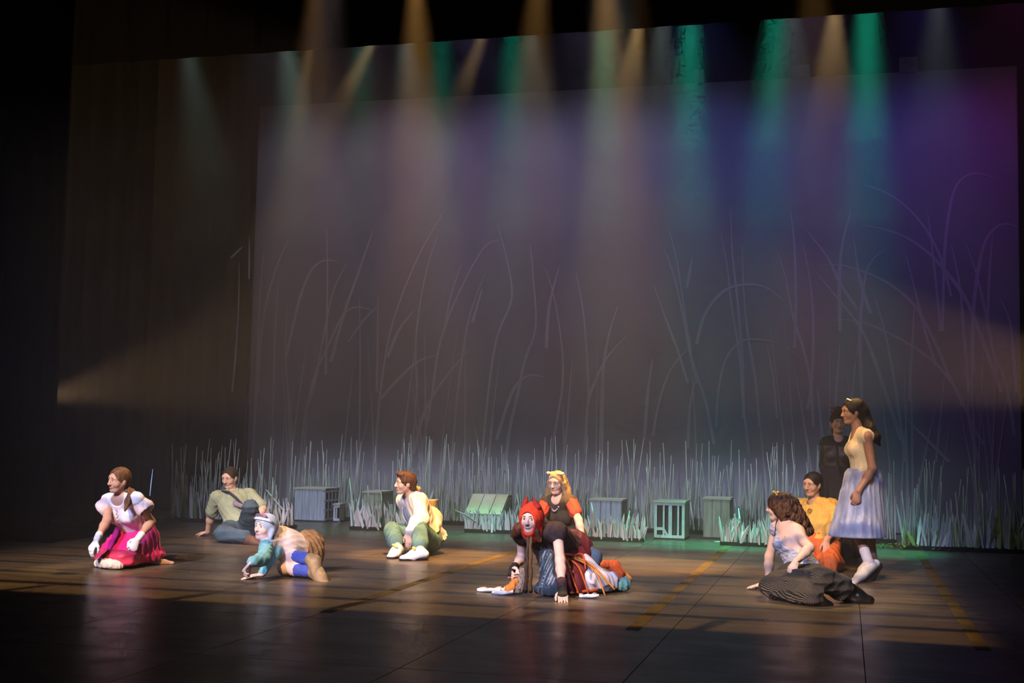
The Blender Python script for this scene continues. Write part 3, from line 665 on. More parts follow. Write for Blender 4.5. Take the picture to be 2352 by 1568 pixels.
def slant_crate(px0, px1, ptop, pmid, y, label):
    a, b = colp(px0, 0, y), colp(px1, 0, y); L = b.x - a.x; H = atY(px1, ptop, y + .35).z; h0 = atY(px0, pmid, y).z
    root = empty('slant_topped_crate', (a.x, y, 0)); tag(root, label, 'crate', 'painted wooden crates'); sh = .10
    for k in range(3):   # sloping lid boards
        x0, x1 = L * k / 3 + .004, L * (k + 1) / 3 - .004; V = [(x0, 0, h0), (x1, 0, h0), (x1 + sh * 0, .36, H), (x0 + sh * 0, .36, H)]; V += [(p_[0], p_[1] + .012, p_[2] - .022) for p_ in V]
        mesh_obj('lid_board', pydata('lid_board', V, [(0, 1, 2, 3), (7, 6, 5, 4), (0, 4, 5, 1), (1, 5, 6, 2), (2, 6, 7, 3), (3, 7, 4, 0)]), mat('lid_cream', (.62, .60, .46), .75, color2=(.50, .46, .28), scale=4, stretch=(1, 1, 1)), root)
    MB().box((0, .36, H - .02), (L, .56, H)).build('top_board', M_CT, root); MB().box((0, .54, .01), (L, .56, H - .02)).build('back_board', M_CD, root)
    for x in (0, L - .02):
        V = [(x, .02, .0), (x, .54, .0), (x, .54, H - .03), (x, .37, H - .03), (x, .02, h0 - .03)]; V += [(x + .02, p_[1], p_[2]) for p_ in V]
        mesh_obj('side_board', pydata('side_board', V, [(0, 1, 2, 3, 4), (9, 8, 7, 6, 5)] + [(i, i + 5, (i + 1) % 5 + 5, (i + 1) % 5) for i in range(5)]), M_CG, root)
    for k in range(4): MB().box((L * k / 4 + .003, 0, .002), (L * (k + 1) / 4 - .003, .018, h0 - .025)).build('front_plank', M_CB, root)
    return root
crate(675, 745, 1120, 16.70, .50, 'lattice', 'blue-fronted crate with a latticed side, between two grass clumps')
crate(765, 779, 1156, 16.75, .22, 'bars', 'small slatted crate standing against the latticed side of the blue-fronted crate')
crate(833, 872, 1128, 16.55, .50, 'plain', 'green crate half hidden behind the grass clump beside the cream shirt man')
slant_crate(1066, 1150, 1136, 1178, 15.98, 'crate with a sloping cream lid rising out of the grass clump')
crate(1354, 1427, 1146, 16.35, .46, 'planks', 'low crate with blue planks and green-lit top beside the fair-haired girl')
crate(1502, 1572, 1150, 15.98, .52, 'bars', 'open crate with pale bars and a green planked side')
crate(1615, 1676, 1143, 16.40, .45, 'plain', 'greenish crate between the barred crate and the last grass clump')
# leaf litter swept against the reeds, and the pale stick on the floor
lm = MB(); c0 = gnd(2075, 1262)
for k in range(160):
    x, yy = rg.gauss(0, .22), rg.gauss(0, .07); z = .01 + .05 * max(0, 1 - abs(x) * 2.2) * rg.random(); M4 = Matrix.Translation((x, yy, z)) @ Euler((rg.uniform(-.7, .7), rg.uniform(-.7, .7), rg.uniform(0, 6))).to_matrix().to_4x4()
    lm.box((-.025, -.014, -.0015), (.025, .014, .0015), M4)
o = lm.build('leaf_litter', rnd_mat('litter_brown', (.10, .05, .02), (.26, .13, .04))); o.location = (c0.x, c0.y + .12, .012); tag(o, 'low heap of brown dead leaves at the foot of the reeds', 'leaf litter', kind='stuff')
a, b = gnd(1641, 1244.5), gnd(1654, 1245); o = MB().tube([(0, 0, .006), (b.x - a.x, b.y - a.y, .006)], [.005, .007], 6).build('fallen_reed', M_BLADE); o.location = a; tag(o, 'short pale reed stalk fallen on the floor beside the last grass clump', 'reed')
q = atY(338, 1108, 15.15); o = MB().tube([(.0, 0, -.18), (.012, 0, .0), (.03, 0, .18)], [.004, .006, .003], 6).build('glint_strip', mat('strip_blue', (.5, .6, .9), .3, emit=((.35, .55, 1.0), .8)), leg_mid); o.location = (q.x, 15.23, q.z)  # thin rod on the leg, its blue glint put in as emission
# ------------------------------------------------------------------ the performers
SK_L = skin('skin_light', (.62, .40, .30)); SK_M = skin('skin_medium', (.46, .27, .18)); SK_T = skin('skin_tan', (.28, .15, .095)); SK_P = skin('skin_pale', (.68, .47, .38))
def hairmat(n, c, c2): return mat(n, c, .6, color2=c2, scale=60, stretch=(1, 1, .12), bump=.004, spec=.2)
H_BROWN = hairmat('hair_brown', (.16, .075, .03), (.05, .022, .01)); H_DARK = hairmat('hair_dark', (.045, .03, .022), (.012, .008, .006)); H_BLACK = hairmat('hair_black', (.015, .012, .012), (.004, .003, .003))
H_BLOND = hairmat('hair_blond', (.56, .38, .18), (.32, .19, .07)); H_AUB = hairmat('hair_auburn', (.13, .045, .02), (.04, .014, .008))
def setj(p, **kw): p.J.update(kw)
def sides(p, c, lat, d): return c - lat * d, c + lat * d
def G(p, name, prims, m_, h=.008, wr=None, parent=None): return implicit(name, prims, m_, parent or p.root, h, wr, origin=p.root.location)
UP = Vector((0, 0, 1))
def report(p):
    J = p.J; d = lambda a, b: (J[a] - J[b]).length / p.s
    if DEBUG: print('BONES', p.name, 'torso %.2f sh %.2f head %.2f' % (d('neck', 'hip'), d('sa', 'sb'), d('head', 'neck')), ' '.join('%s ua %.2f fa %.2f th %.2f sh %.2f kz %.2f az %.2f' % (q, d('s' + q, 'e' + q), d('e' + q, 'w' + q), d('h' + q, 'k' + q), d('k' + q, 'a' + q), J['k' + q].z, J['a' + q].z) for q in 'ab'), 'hipz %.2f' % J['hip'].z)
DEBUG = False
def smooth_path(P, R, n=5):
    Q, W = [], []
    for i in range(len(P) - 1):
        p0, p1, p2, p3 = P[max(i - 1, 0)], P[i], P[i + 1], P[min(i + 2, len(P) - 1)]
        for k in range(n):
            t = k / n; Q.append(.5 * ((2 * p1) + (p2 - p0) * t + (2 * p0 - 5 * p1 + 4 * p2 - p3) * t * t + (3 * p1 - p0 - 3 * p2 + p3) * t ** 3)); W.append(R[i] + (R[i + 1] - R[i]) * t)
    return Q + [P[-1]], W + [R[-1]]

# ---- woman kneeling in the pink satin skirt
def pink_woman():
    p = person('person', gnd(285, 1290), 10.62, 'kneeling woman in a white blouse, white gloves and shiny magenta skirt', 1.66, True, (-.62, -.02, .78), (.05, 1, .12), brow=(.05, .03, .02), lips=(.30, .06, .07), mouth=.9, browtilt=1.0)
    J = p.J; A = p.A
    J['hip'] = colp(316, .25, 10.66); J['neck'] = bone(J['hip'], 276, 1141, .50); J['head'] = J['neck'] + Vector((0, 0, 0)); J['head'] = bone(J['neck'], 273, 1103, .165)
    lat = camvec(.72, 0, .66); J['sa'], J['sb'] = J['neck'] - lat * .165 + UP * -.03, J['neck'] + lat * .165 + UP * -.035
    J['sa'] = bone(J['neck'], 247, 1150, .17, False); J['sb'] = bone(J['neck'], 316, 1146, .185)
    J['ea'] = bone(J['sa'], 246, 1194, .26, True); J['wa'] = bone(J['ea'], 223, 1237, .235, True); J['eb'] = bone(J['sb'], 347, 1198, .27, False); J['wb'] = bone(J['eb'], 318, 1236, .24)
    J['ha'], J['hb'] = sides(p, J['hip'], lat, .085)
    J['ka'] = boneg(J['ha'], 250, .08, .40); J['kb'] = boneg(J['hb'], 284, .08, .40); J['aa'] = boneg(J['ka'], 322, .07, .40, False); J['ab'] = boneg(J['kb'], 345, .07, .38, False); J['ta'] = J['aa'] + camvec(.9, 0, -.5) * .2; J['tb'] = J['ab'] + camvec(.9, 0, -.4) * .2
    for q in 'ab': J['t' + q].z = .06
    report(p)
    p.H = {'a': (cv(-.45, -.85, .1), camvec(.5, 0, -.5), camvec(0, 0, 1), .35), 'b': (bone(J['wb'], 305, 1258, .1) - J['wb'], camvec(-.6, -.3, -.5), camvec(-.8, 0, .5), 1.15)}
    p.body(SK_M)
    WH = mat('blouse_white', (.72, .70, .74), .75, .12, 14, bump=.003); SHEER = mat('blouse_sheer', (.62, .52, .52), .7, .15, 40)
    fw = p.chest_fwd(); up = (J['neck'] - J['hip']).normalized(); waist = J['hip'].lerp(J['neck'], .30)
    bl = G(p, 'blouse', p.torso(.014) + [half(waist, -up), ell(J['neck'] + fw * .05 + up * .03, (.075, .075, .075), None, .01, '-')], WH, .008, fold_noise(.003, 55, 1, up))
    ruf = [rc(waist + p.hip_lat() * .0, waist - up * .03, .128, .150, .02, (fw, .8)), half(waist - up * .045, -up), half(waist + up * .02, up)]
    G(p, 'blouse_ruffle', ruf, SHEER, .008, fold_noise(.006, 70, 2, up, 0))
    for q, o in (('a', camvec(-.75, -.35, 0)), ('b', camvec(.75, -.45, .2))):
        e = J['s' + q].lerp(J['e' + q], .30) + o * .035
        G(p, 'sleeve', [rc(J['s' + q].lerp(J['neck'], .25) + UP * .012, e, .056, .088, .02), ell(e + o * .05 - UP * .02, (.075, .075, .075), None, .01, '-')], SHEER, .007, fold_noise(.003, 60, 3, J['e' + q] - J['s' + q], 0))
    bt = MB(); c0 = J['hip'].lerp(J['neck'], .33) + fw * .12; c1 = J['hip'].lerp(J['neck'], .88) + fw * .115
    for k in range(9): q = c0.lerp(c1, k / 8) + fw * (.035 * math.sin(PI * k / 8)) - p.root.location; MB().ell(q, (.006,) * 3, None, 8, 5).build('button', mat('button_dark', (.10, .05, .09), .4), bl, True)
    PK = mat('satin_magenta', (.66, .012, .20), .26, color2=(.42, .008, .13), scale=5, bump=.006, spec=.6, sheen=.2); RD = mat('satin_coral', (.70, .05, .11), .38, .3, 6, bump=.008); CRM = mat('cream_ruffle', (.72, .62, .48), .8, .2, 12)
    hem = J['hip'] - UP * .13 + camvec(-.35, 0, .35) * .05
    G(p, 'skirt', [rc(waist - up * .0, waist - up * .06, .128, .15, .02, (fw, .8)), rc(waist - up * .07, hem, .13, .29, .06, (UP, .62)), rc(J['ha'], J['ha'].lerp(J['ka'], .88) + UP * .02, .15, .110, .06), rc(J['hb'], J['hb'].lerp(J['kb'], .85) + UP * .02, .15, .112, .06), half(hem - UP * .05, camvec(-.10, -1, 0)), half(waist + up * .015, up)], PK, .0085, fold_noise(.011, 34, 4, UP, .1))
    G(p, 'underskirt', [rc(J['ha'].lerp(J['ka'], .45), J['ka'], .118, .112, .06), rc(J['hb'].lerp(J['kb'], .45), J['kb'], .118, .114, .06), rc(J['ka'], J['kb'], .10, None, .06), rc(J['kb'], J['ab'], .09, .07, .05), rc(J['ka'], J['aa'], .08, .06, .05), half((0, 0, .028), (0, 0, -1)), half((0, 0, .165), (0, 0, 1))], RD, .0085, fold_noise(.008, 30, 5, camvec(1, .2, 0), .1))
    rp = []; k0 = J['ka'] + camvec(-.25, 0, .35) * .10; k1 = J['kb'] + camvec(-.1, 0, .9) * .10
    for k in range(9):
        c = k0.lerp(k1, k / 8) + camvec(0, 0, 1) * (.04 * math.sin(PI * k / 8)); c.z = .036 + .016 * (k % 2); rp.append(ell(c, (.048, .050, .044), None, .012))
    G(p, 'ruffle_hem', rp + [half((0, 0, .004), (0, 0, -1))], CRM, .006, fold_noise(.004, 120, 2, UP, 0))
    GL = mat('glove_white', (.76, .74, .72), .7, .08, 30)
    for q in 'ab':
        J_ = J['w' + q]; G(p, 'glove', hand_prims(J_, *p.H[q], s=1.10) + [rc(J_.lerp(J['e' + q], .22), J_, .034, .031, .01)], GL, .006)
    P, C, T = p.hair_cap(.010, -.02)
    G(p, 'hair', P + C, H_BROWN, .006, fold_noise(.0022, 190, 1, T(0, 1, .4) - T(0, 0, 0)))
    t0 = T(.06, -.075, .0); pts = [t0, T(.085, -.04, -.05), bone(J['neck'], 303, 1132, .13), bone(J['neck'], 294, 1152, .16), bone(J['neck'], 287, 1172, .22)]
    G(p, 'ponytail', chain(pts, [.034, .036, .036, .032, .010], .02), H_BROWN, .006, fold_noise(.003, 150, 3, UP, .2))
    return p

# ---- woman standing in the blue skirt
def standing_woman():
    p = person('person', gnd(1985, 1326), 12.3, 'standing woman with long black hair, beige vest and pale blue satin skirt', 1.66, True, (-.96, -.10, .18), (.03, 1, 0), brow=(.02, .012, .01), lips=(.28, .08, .07))
    J = p.J; A = p.A
    J['hip'] = A(1985, 1103); J['neck'] = A(1974, 990); J['head'] = A(1957, 946)
    lat = camvec(.18, 0, 1); J['sb'] = A(1992, 1003, -.16); J['sa'] = A(1972, 1003, .15)
    J['eb'] = bone(J['sb'], 2004, 1078, .29); J['wb'] = bone(J['eb'], 1972, 1127, .24); J['ea'] = bone(J['sa'], 1985, 1076, .29, False); J['wa'] = bone(J['ea'], 1962, 1130, .24)
    J['ha'], J['hb'] = J['hip'] + camvec(0, 0, -1) * .085, J['hip'] + camvec(0, 0, 1) * .085
    J['kb'] = bone(J['hb'], 1963, 1200, .42, False); J['ab'] = bone(J['kb'], 1996, 1293, .42); J['tb'] = gnd(1950, 1328, .045); J['ka'] = A(1990, 1205, .08); J['aa'] = A(2008, 1297, .12); J['ta'] = gnd(1985, 1324, .045)
    J['fub'] = camvec(-.45, 1, 0); J['fua'] = camvec(-.3, 1, 0)
    report(p)
    p.H = {'b': (A(1965, 1152, J['wb'].y - 12.3) - J['wb'], camvec(.3, 0, -1), camvec(-1, 0, .3), .35), 'a': (Vector((-.1, 0, -1)), camvec(0, 0, 1), camvec(-1, 0, 0), .4)}
    p.body(SK_T)
    V = mat('vest_beige', (.50, .44, .31), .85, .15, 60, bump=.002); BS = mat('satin_pale_blue', (.30, .34, .46), .42, color2=(.13, .17, .28), scale=9, stretch=(1, 1, .35), bump=.006, sheen=.3)
    fw = camvec(-1, 0, .18); up = UP; w_ = J['hip'].lerp(J['neck'], .22)
    G(p, 'vest', p.torso(.014) + [half(w_, camvec(.35, -1, 0)), ell(J['sb'] + cv(0, .005, .075), (.052, .052, .075), None, .012, '-'), ell(J['sa'] + cv(0, .005, -.075), (.052, .052, .075), None, .012, '-'), ell(J['neck'] + fw * .08 + up * .02, (.06, .06, .12), None, .01, '-')], V, .0075, fold_noise(.0022, 45, 1, up))
    MB().tube([q - p.root.location for q in (J['hip'].lerp(J['neck'], .45) + cv(.09, 0, .09), J['hip'].lerp(J['neck'], .44) + cv(.125, 0, 0), J['hip'].lerp(J['neck'], .45) + cv(.09, 0, -.09))], .012).build('vest_buckle_strap', mat('strap_silver', (.5, .5, .52), .35, metal=.6), p.root, True)
    hem = A(1969, 1232)
    G(p, 'skirt', [rc(w_ - up * .02, w_ - up * .10, .125, .165, .03, (camvec(0, 0, 1), 1.0)), rc(w_ - up * .10, hem, .17, .262, .05), half(hem, (0, 0, -1), .006), half(w_ + up * .01, up)], BS, .0085, fold_noise(.010, 40, 2, UP, .04))
    SH = mat('shoe_pale_blue', (.50, .56, .66), .5, .15, 30)
    SO = mat('sock_pale', (.42, .42, .48), .8, .15, 50)
    for q, m1 in (('b', SH), ('a', mat('shoe_shaded', (.03, .03, .035), .5))):  # far shoe: the shade it stands in is put into its colour
        G(p, 'shoe', p.shoe(q, .014), m1, .0065)
    G(p, 'sock', [rc(J['ab'].lerp(J['kb'], .30), J['ab'], .049, .046, .01), rc(J['ab'], J['ab'].lerp(J['tb'], .35) - UP * .02, .048, .044, .01)], SO, .006)
    P, C, T = p.hair_cap(.012, -.02, (.070, .080, .106), .106, -.020)
    pts = [T(0, -.07, .06), T(.0, -.10, .0), T(0, -.12, -.08), A(1996, 985, -.02), A(2010, 1003, -.05), A(2020, 1022, -.03)]
    G(p, 'hair', P + chain(pts, [.06, .062, .06, .055, .045, .012], .03, (camvec(0, 0, 1), 1.5)) + C, H_BLACK, .0065, fold_noise(.002, 170, 2, UP, .1))
    MB().tube([(T(x, .035 - abs(x) * .3, .128 - abs(x) * .35) - p.root.location) for x in (-.05, -.025, 0, .025, .05)], .007).build('hair_clip', mat('hair_clip_white', (.8, .78, .74), .4), p.root, True)
    return p
pink_woman(); standing_woman()
# ---- man sitting in the green polo shirt
def polo_man():
    p = person('person', gnd(545, 1240), 13.45, 'man in a green polo shirt sitting with one knee raised, grey bag across his chest', 1.76, False, (-.38, -.22, .9), (-.04, 1, .15), brow=(.03, .02, .015), lips=(.36, .16, .13))
    J = p.J; A = p.A
    J['hip'] = colp(549, .13, 13.5); J['neck'] = bone(J['hip'], 532, 1135, .47, False); J['head'] = bone(J['neck'], 528, 1097, .20)
    J['sa'] = bone(J['neck'], 497, 1142, .19, True); J['sb'] = bone(J['neck'], 575, 1136, .22, False)
    J['ea'] = bone(J['sa'], 485, 1182, .27, False); J['wa'] = colp(477, .05, 13.75); J['eb'] = bone(J['sb'], 603, 1168, .29); J['wb'] = bone(J['eb'], 592, 1196, .25)
    J['ha'], J['hb'] = sides(p, J['hip'], camvec(1, 0, -.1), .09)
    J['ka'] = boneg(J['ha'], 510, .10, .43); J['aa'] = boneg(J['ka'], 566, .08, .34, True); J['kb'] = bone(J['hb'], 575, 1165, .43); J['ab'] = boneg(J['kb'], 583, .09, .40, False); J['ta'] = J['aa'] + cv(.2, 0, .1); J['tb'] = J['ab'] + cv(-.05, 0, .22)
    for q in 'ab': J['t' + q].z = .07
    report(p)
    p.H = {'a': (colp(452, .02, 13.8) - J['wa'], -UP, cv(0, 0, 1), .12), 'b': (cv(-.6, -.5, .2), cv(-.5, -.2, .8), cv(-.3, 1, 0), .6)}
    p.body(SK_L)
    GP = mat('polo_green', (.30, .36, .25), .85, .15, 20, bump=.002); JN = mat('jeans_teal', (.055, .095, .12), .85, .3, 10, bump=.004)
    fw = p.chest_fwd(); up = (J['neck'] - J['hip']).normalized()
    G(p, 'polo_shirt', p.torso(.020) + p.arm('a', .016, .016, .80) + p.arm('b', .016, .016, .80) + [ell(J['neck'] + fw * .06 + up * .05, (.06, .06, .085), None, .01, '-'), half(J['hip'] - up * .03, -up)], GP, .008, fold_noise(.0045, 36, 2, up, .5))
    for q in (-1, 1):
        c = J['neck'] + fw * .078 + up * .012; lat = (J['sb'] - J['sa']).normalized()
        G(p, 'collar', [rc(J['neck'] + up * .045 - fw * .03 + lat * q * .05, c + lat * q * .055 + up * .005, .016, .016, .01), rc(c + lat * q * .06 + up * .01, c + lat * q * .045 - up * .045 + fw * .02, .018, .008, .01, (fw, .6))], GP, .006)
    P = []
    for q in 'ab': P += p.leg(q, .026, .014, 1.92)
    G(p, 'jeans', P + [ell(J['hip'], (.18, .14, .13), None, .05), half((0, 0, .005), (0, 0, -1))], JN, .008, fold_noise(.006, 34, 3, cv(1, .3, 0), .3))
    for q in 'ab': G(p, 'shoe', p.shoe(q, .012), mat('shoe_brown', (.10, .05, .03), .6, .2, 20), .007)
    BG = mat('bag_grey', (.22, .20, .26), .7, .2, 15, bump=.002); ST = mat('strap_dark', (.03, .028, .035), .7)
    bc = J['hip'].lerp(J['neck'], .50) + fw * .155 + camvec(1, 0, 0) * .045
    b = G(p, 'waist_bag', [rc(bc - cv(.06, -.01, 0), bc + cv(.07, -.02, 0), .042, .046, .02, (fw, .6))], BG, .006)
    s0 = J['sa'].lerp(J['neck'], .25) + UP * .06
    MB().tube([q - p.root.location for q in (s0 - fw * .08, s0 + fw * .01, s0.lerp(bc, .35) + fw * .085, s0.lerp(bc, .7) + fw * .06, bc + fw * .015, bc + cv(.10, -.04, .02), bc + cv(.16, -.07, -.08))], [.012, .014, .016, .018, .014, .014, .014], 6).build('bag_strap', ST, b, True)
    P, C, T = p.hair_cap(.009, -.015, (.070, .082, .106), .106, -.016)
    G(p, 'hair', P + chain([T(0, -.095, .03), T(.02, -.12, -.01), T(.03, -.115, -.07)], [.035, .03, .012], .02) + C, H_DARK, .0062, fold_noise(.002, 180, 1, T(0, 1, .3) - T(0, 0, 0)))
    return p

# ---- girl lying on her side in the flight helmet
def helmet_girl():
    p = person('person', gnd(665, 1312), 10.6, 'girl in a pale flying helmet, brown shorts and blue knee socks lying on her side', 1.62, True, (-.58, .16, .8), (-.06, 1, .1), brow=(.05, .03, .02), lips=(.42, .16, .16), mouth=.3, gaze=-1)
    J = p.J; A = p.A
    J['hip'] = colp(712, .20, 10.62); J['neck'] = bone(J['hip'], 628, 1240, .47); J['head'] = bone(J['neck'], 609, 1212, .155)
    J['sb'] = bone(J['neck'], 642, 1226, .16, False); J['sa'] = bone(J['neck'], 612, 1254, .15)
    J['eb'] = bone(J['sb'], 632, 1268, .27); J['wb'] = boneg(J['eb'], 600, .04, .235); J['ea'] = bone(J['sa'], 604, 1284, .25, True); J['ea'].z = max(J['ea'].z, .06); J['wa'] = bone(J['ea'], 578, 1290, .22)
    J['ha'], J['hb'] = J['hip'] + cv(0, -.07, .02), J['hip'] + cv(0, .07, -.02)
    J['ka'] = boneg(J['ha'], 654, .075, .38); J['aa'] = boneg(J['ka'], 733, .065, .38); J['kb'] = boneg(J['hb'], 654, .19, .38); J['ab'] = boneg(J['kb'], 726, .16, .37); J['ta'] = J['aa'] + cv(.12, -.05, .10); J['tb'] = J['ab'] + cv(.08, -.15, .06)
    J['fua'] = camvec(.6, .7, 0); J['fub'] = camvec(.8, .5, 0)
    report(p)
    p.H = {'b': (cv(-1, -.12, .25), -UP, cv(0, 1, -1), .1), 'a': (cv(-.5, -.6, .3), cv(.2, -.8, .2), cv(.2, 0, -1), .75)}
    p.body(SK_P)
    CR = mat('blouse_cream', (.66, .56, .50), .8, .12, 16, bump=.002); TQ = mat('sleeve_turquoise', (.17, .42, .44), .8, .2, 14, bump=.003); BR = mat('shorts_brown', (.30, .17, .07), .85, .35, 14, stretch=(1, 1, 3), bump=.006)
    up = (J['neck'] - J['hip']).normalized(); fw = p.chest_fwd()
    G(p, 'blouse', p.torso(.014) + p.arm('b', .012, 0, 1.0) + [ell(J['neck'] + up * .03 + fw * .03, (.06, .06, .06), None, .01, '-'), half(J['hip'].lerp(J['neck'], .12), -up)], CR, .0075, fold_noise(.004, 50, 2, up))
    G(p, 'sleeve', p.arm('a', .018, .004, 1.92) + [rc(J['sa'].lerp(J['neck'], .4), J['sa'], .07, .062, .02)], TQ, .0075, fold_noise(.004, 60, 3, J['wa'] - J['ea']))
    G(p, 'sleeve', [rc(J['eb'].lerp(J['sb'], .12), J['eb'], .058, .056, .02), rc(J['eb'], J['wb'].lerp(J['eb'], .08), .054, .036, .02)], TQ, .0075, fold_noise(.003, 70, 4, J['wb'] - J['eb']))
    sh = [ell(J['hip'] + up * .03, (.170, .145, .145), frame(fw, up), .06)] + p.leg('a', .03, .025, .55) + p.leg('b', .03, .035, .62) + [half(J['hip'].lerp(J['neck'], .36), up), half((0, 0, .004), (0, 0, -1))]
    G(p, 'shorts', sh, BR, .0075, fold_noise(.009, 42, 1, camvec(.5, 1, 0), .3))
    SK = mat('sock_blue', (.055, .085, .36), .85, .25, 40, bump=.002)
    BT = mat('boot_tan', (.34, .23, .11), .6, .4, 14, bump=.003)
    for q in 'ab':
        k_, a_ = J['k' + q], J['a' + q]
        G(p, 'knee_sock', [rc(k_.lerp(a_, .38), k_.lerp(a_, .65), .061, .054, .02), rc(k_.lerp(a_, .65), a_, .054, .045, .02)], SK, .0068, fold_noise(.0016, 110, 1, J['ab'].cross(UP), 0))
        b = G(p, 'boot', p.shoe(q, .014, .16), BT, .0068, fold_noise(.002, 80, 2))
    HB = mat('helmet_pale_blue', (.36, .44, .54), .6, .15, 20, bump=.002); GG = mat('goggle_band', (.42, .18, .20), .5, color2=(.05, .06, .12), scale=18)
    P, C, T = p.hair_cap(.018, -.03, (.080, .075, .098), .108, -.045)
    hm = G(p, 'flying_helmet', P + [rc(T(.078, -.01, -.02), T(.07, .01, -.085), .028, .020, .02), rc(T(-.078, -.01, -.02), T(-.085, .015, -.13), .028, .014, .02)] + C, HB, .0062)
    MB().tube([T(x, y, z) - p.root.location for x, y, z in ((-.094, .01, .055), (-.07, .062, .075), (-.025, .093, .080), (.025, .093, .080), (.07, .062, .075), (.094, .01, .055))], .013, 8).build('helmet_brim', mat('brim_white', (.66, .68, .72), .6), hm, True)
    for x in (-.035, .035): MB().ell(T(x, .066, .102) - p.root.location, (.036, .016, .020), p.HR).build('goggle_lens', GG, hm, True)
    G(p, 'hair', [rc(T(.05, -.05, -.06), T(.03, -.04, -.13), .03, .02, .02), rc(T(-.05, -.04, -.06), T(-.07, .0, -.16), .025, .015, .02)], H_DARK, .006, fold_noise(.002, 180))
    return p

# ---- man sitting in the loose white shirt
def white_shirt_man():
    p = person('person', gnd(950, 1272), 12.7, 'man in a loose cream shirt and green trousers sitting cross-legged', 1.74, False, (-.93, .02, .36), (.06, 1, 0), brow=(.05, .03, .02), lips=(.34, .12, .11), mouth=1.0)
    J = p.J; A = p.A
    J['hip'] = colp(984, .15, 12.85); J['neck'] = bone(J['hip'], 945, 1143, .48); J['head'] = bone(J['neck'], 931, 1110, .185)
    J['sb'] = bone(J['neck'], 962, 1152, .17); J['sa'] = bone(J['neck'], 930, 1150, .17, False)
    J['eb'] = bone(J['sb'], 968, 1192, .25, True); J['wb'] = bone(J['eb'], 939, 1222, .25); J['ea'] = bone(J['sa'], 992, 1182, .30, False); J['wa'] = bone(J['ea'], 1006, 1208, .20)
    J['ha'], J['hb'] = sides(p, J['hip'], camvec(.25, 0, 1), .09)
    J['kb'] = bone(J['hb'], 962, 1212, .40); J['ab'] = boneg(J['kb'], 966, .10, .36); J['ka'] = bone(J['ha'], 899, 1217, .43, True); J['aa'] = boneg(J['ka'], 914, .10, .38, True); J['tb'] = J['ab'] + cv(-.16, 0, .05); J['ta'] = J['aa'] + cv(-.05, 0, .16); J['tb'].z = J['ta'].z = .08
    report(p)
    p.H = {'b': (A(940, 1243, J['wb'].y - 12.7) - J['wb'], camvec(-.1, 0, -1), camvec(-1, 0, 0), .25), 'a': (cv(.5, -.8, 0), cv(0, 0, 1), cv(-1, 0, 0), .4)}
    p.body(SK_L)
    CS = mat('shirt_cream', (.74, .66, .58), .8, .10, 10, bump=.004); BV = mat('vest_blue_grey', (.22, .29, .42), .8, .15, 14); GT = mat('trousers_green', (.10, .21, .18), .85, .3, 9, bump=.004)
    fw = p.chest_fwd(); up = (J['neck'] - J['hip']).normalized()
    G(p, 'shirt', p.torso(.034) + p.arm('b', .034, -.010, 1.9, .05) + p.arm('a', .034, -.010, 1.9, .05) + [ell(J['neck'] + fw * .07 + up * .05, (.06, .06, .08), None, .01, '-'), ell(J['hip'].lerp(J['neck'], .6) + fw * .17, (.095, .085, .18), frame(fw, up), .02, '-'), half(J['hip'].lerp(J['neck'], .10), -up)], CS, .008, fold_noise(.007, 34, 2, J['eb'] - J['sb'], .2))
    G(p, 'vest_front', p.torso(.026) + [half(J['hip'].lerp(J['neck'], .5) + fw * .035, -fw), half(J['hip'].lerp(J['neck'], .86), up), half(J['hip'].lerp(J['neck'], .05), -up)], BV, .008, fold_noise(.003, 40, 5, up))
    P = []
    for q in 'ab': P += p.leg(q, .020, .024, 1.72)
    G(p, 'trousers', P + [ell(J['hip'], (.165, .15, .14), None, .06), half((0, 0, .005), (0, 0, -1))], GT, .008, fold_noise(.008, 30, 3, cv(.4, 1, 0), .3))
    for q in 'ab':
        G(p, 'sock', [rc(J['k' + q].lerp(J['a' + q], .62), J['a' + q] - UP * .02, .046, .044, .01)], mat('sock_green', (.05, .15, .13), .9, .2, 40), .007)
        sh = G(p, 'sneaker', p.shoe(q, .016), mat('sneaker_white', (.72, .72, .72), .6, .1, 20), .0068)
        a_, t_ = J['a' + q], J['t' + q]; o = p.root.location
        G(p, 'sneaker_sole', [rc(a_.lerp(t_, -.2) - UP * .075, t_ - UP * .068, .056, .054, .01, (UP, .42))], mat('rubber_black', (.02, .02, .022), .7), .007, None, sh)
        MB().tube([a_.lerp(t_, .25) + UP * .040 + cv(-.04, 0, .03) - o, a_.lerp(t_, .40) + UP * .036 + cv(0, 0, .03) - o, a_.lerp(t_, .50) + UP * .020 + cv(.03, 0, .04) - o], [.010, .018, .010], 6).build('shoelace', mat('lace_yellow', (.66, .48, .14), .7), sh, True)
    P, C, T = p.hair_cap(.012, .0, (.070, .080, .104), .106, -.022)
    G(p, 'hair', P + [ell(T(0, .05, .095), (.06, .05, .028), p.HR, .03)] + C, H_DARK if False else hairmat('hair_chestnut', (.10, .045, .022), (.03, .014, .008)), .0062, fold_noise(.002, 170, 1, T(0, 1, .3) - T(0, 0, 0)))
    bw = A(956, 1121, J['neck'].y - 12.7 + .05)
    G(p, 'neck_bow', [ell(bw + cv(-.02, .012, .03), (.034, .03, .028), None, .01), ell(bw + cv(.02, -.005, .03), (.034, .03, .032), None, .01), ell(bw + cv(0, -.03, .02), (.028, .03, .024), None, .01)], mat('bow_tan', (.60, .38, .22), .8, .2, 30), .006, fold_noise(.003, 130))
    bk = A(994, 1150, J['neck'].y - 12.7 + .22); o = p.root.location; WB = mat('woven_basket', (.55, .36, .14), .8, .4, 60, stretch=(1, 1, 6), bump=.004)
    pr = [(0, .0), (.04, .0), (.048, .05), (.052, .10), (.058, .115), (.05, .115), (.043, .06), (0, .055)]; V = []; Fc = []
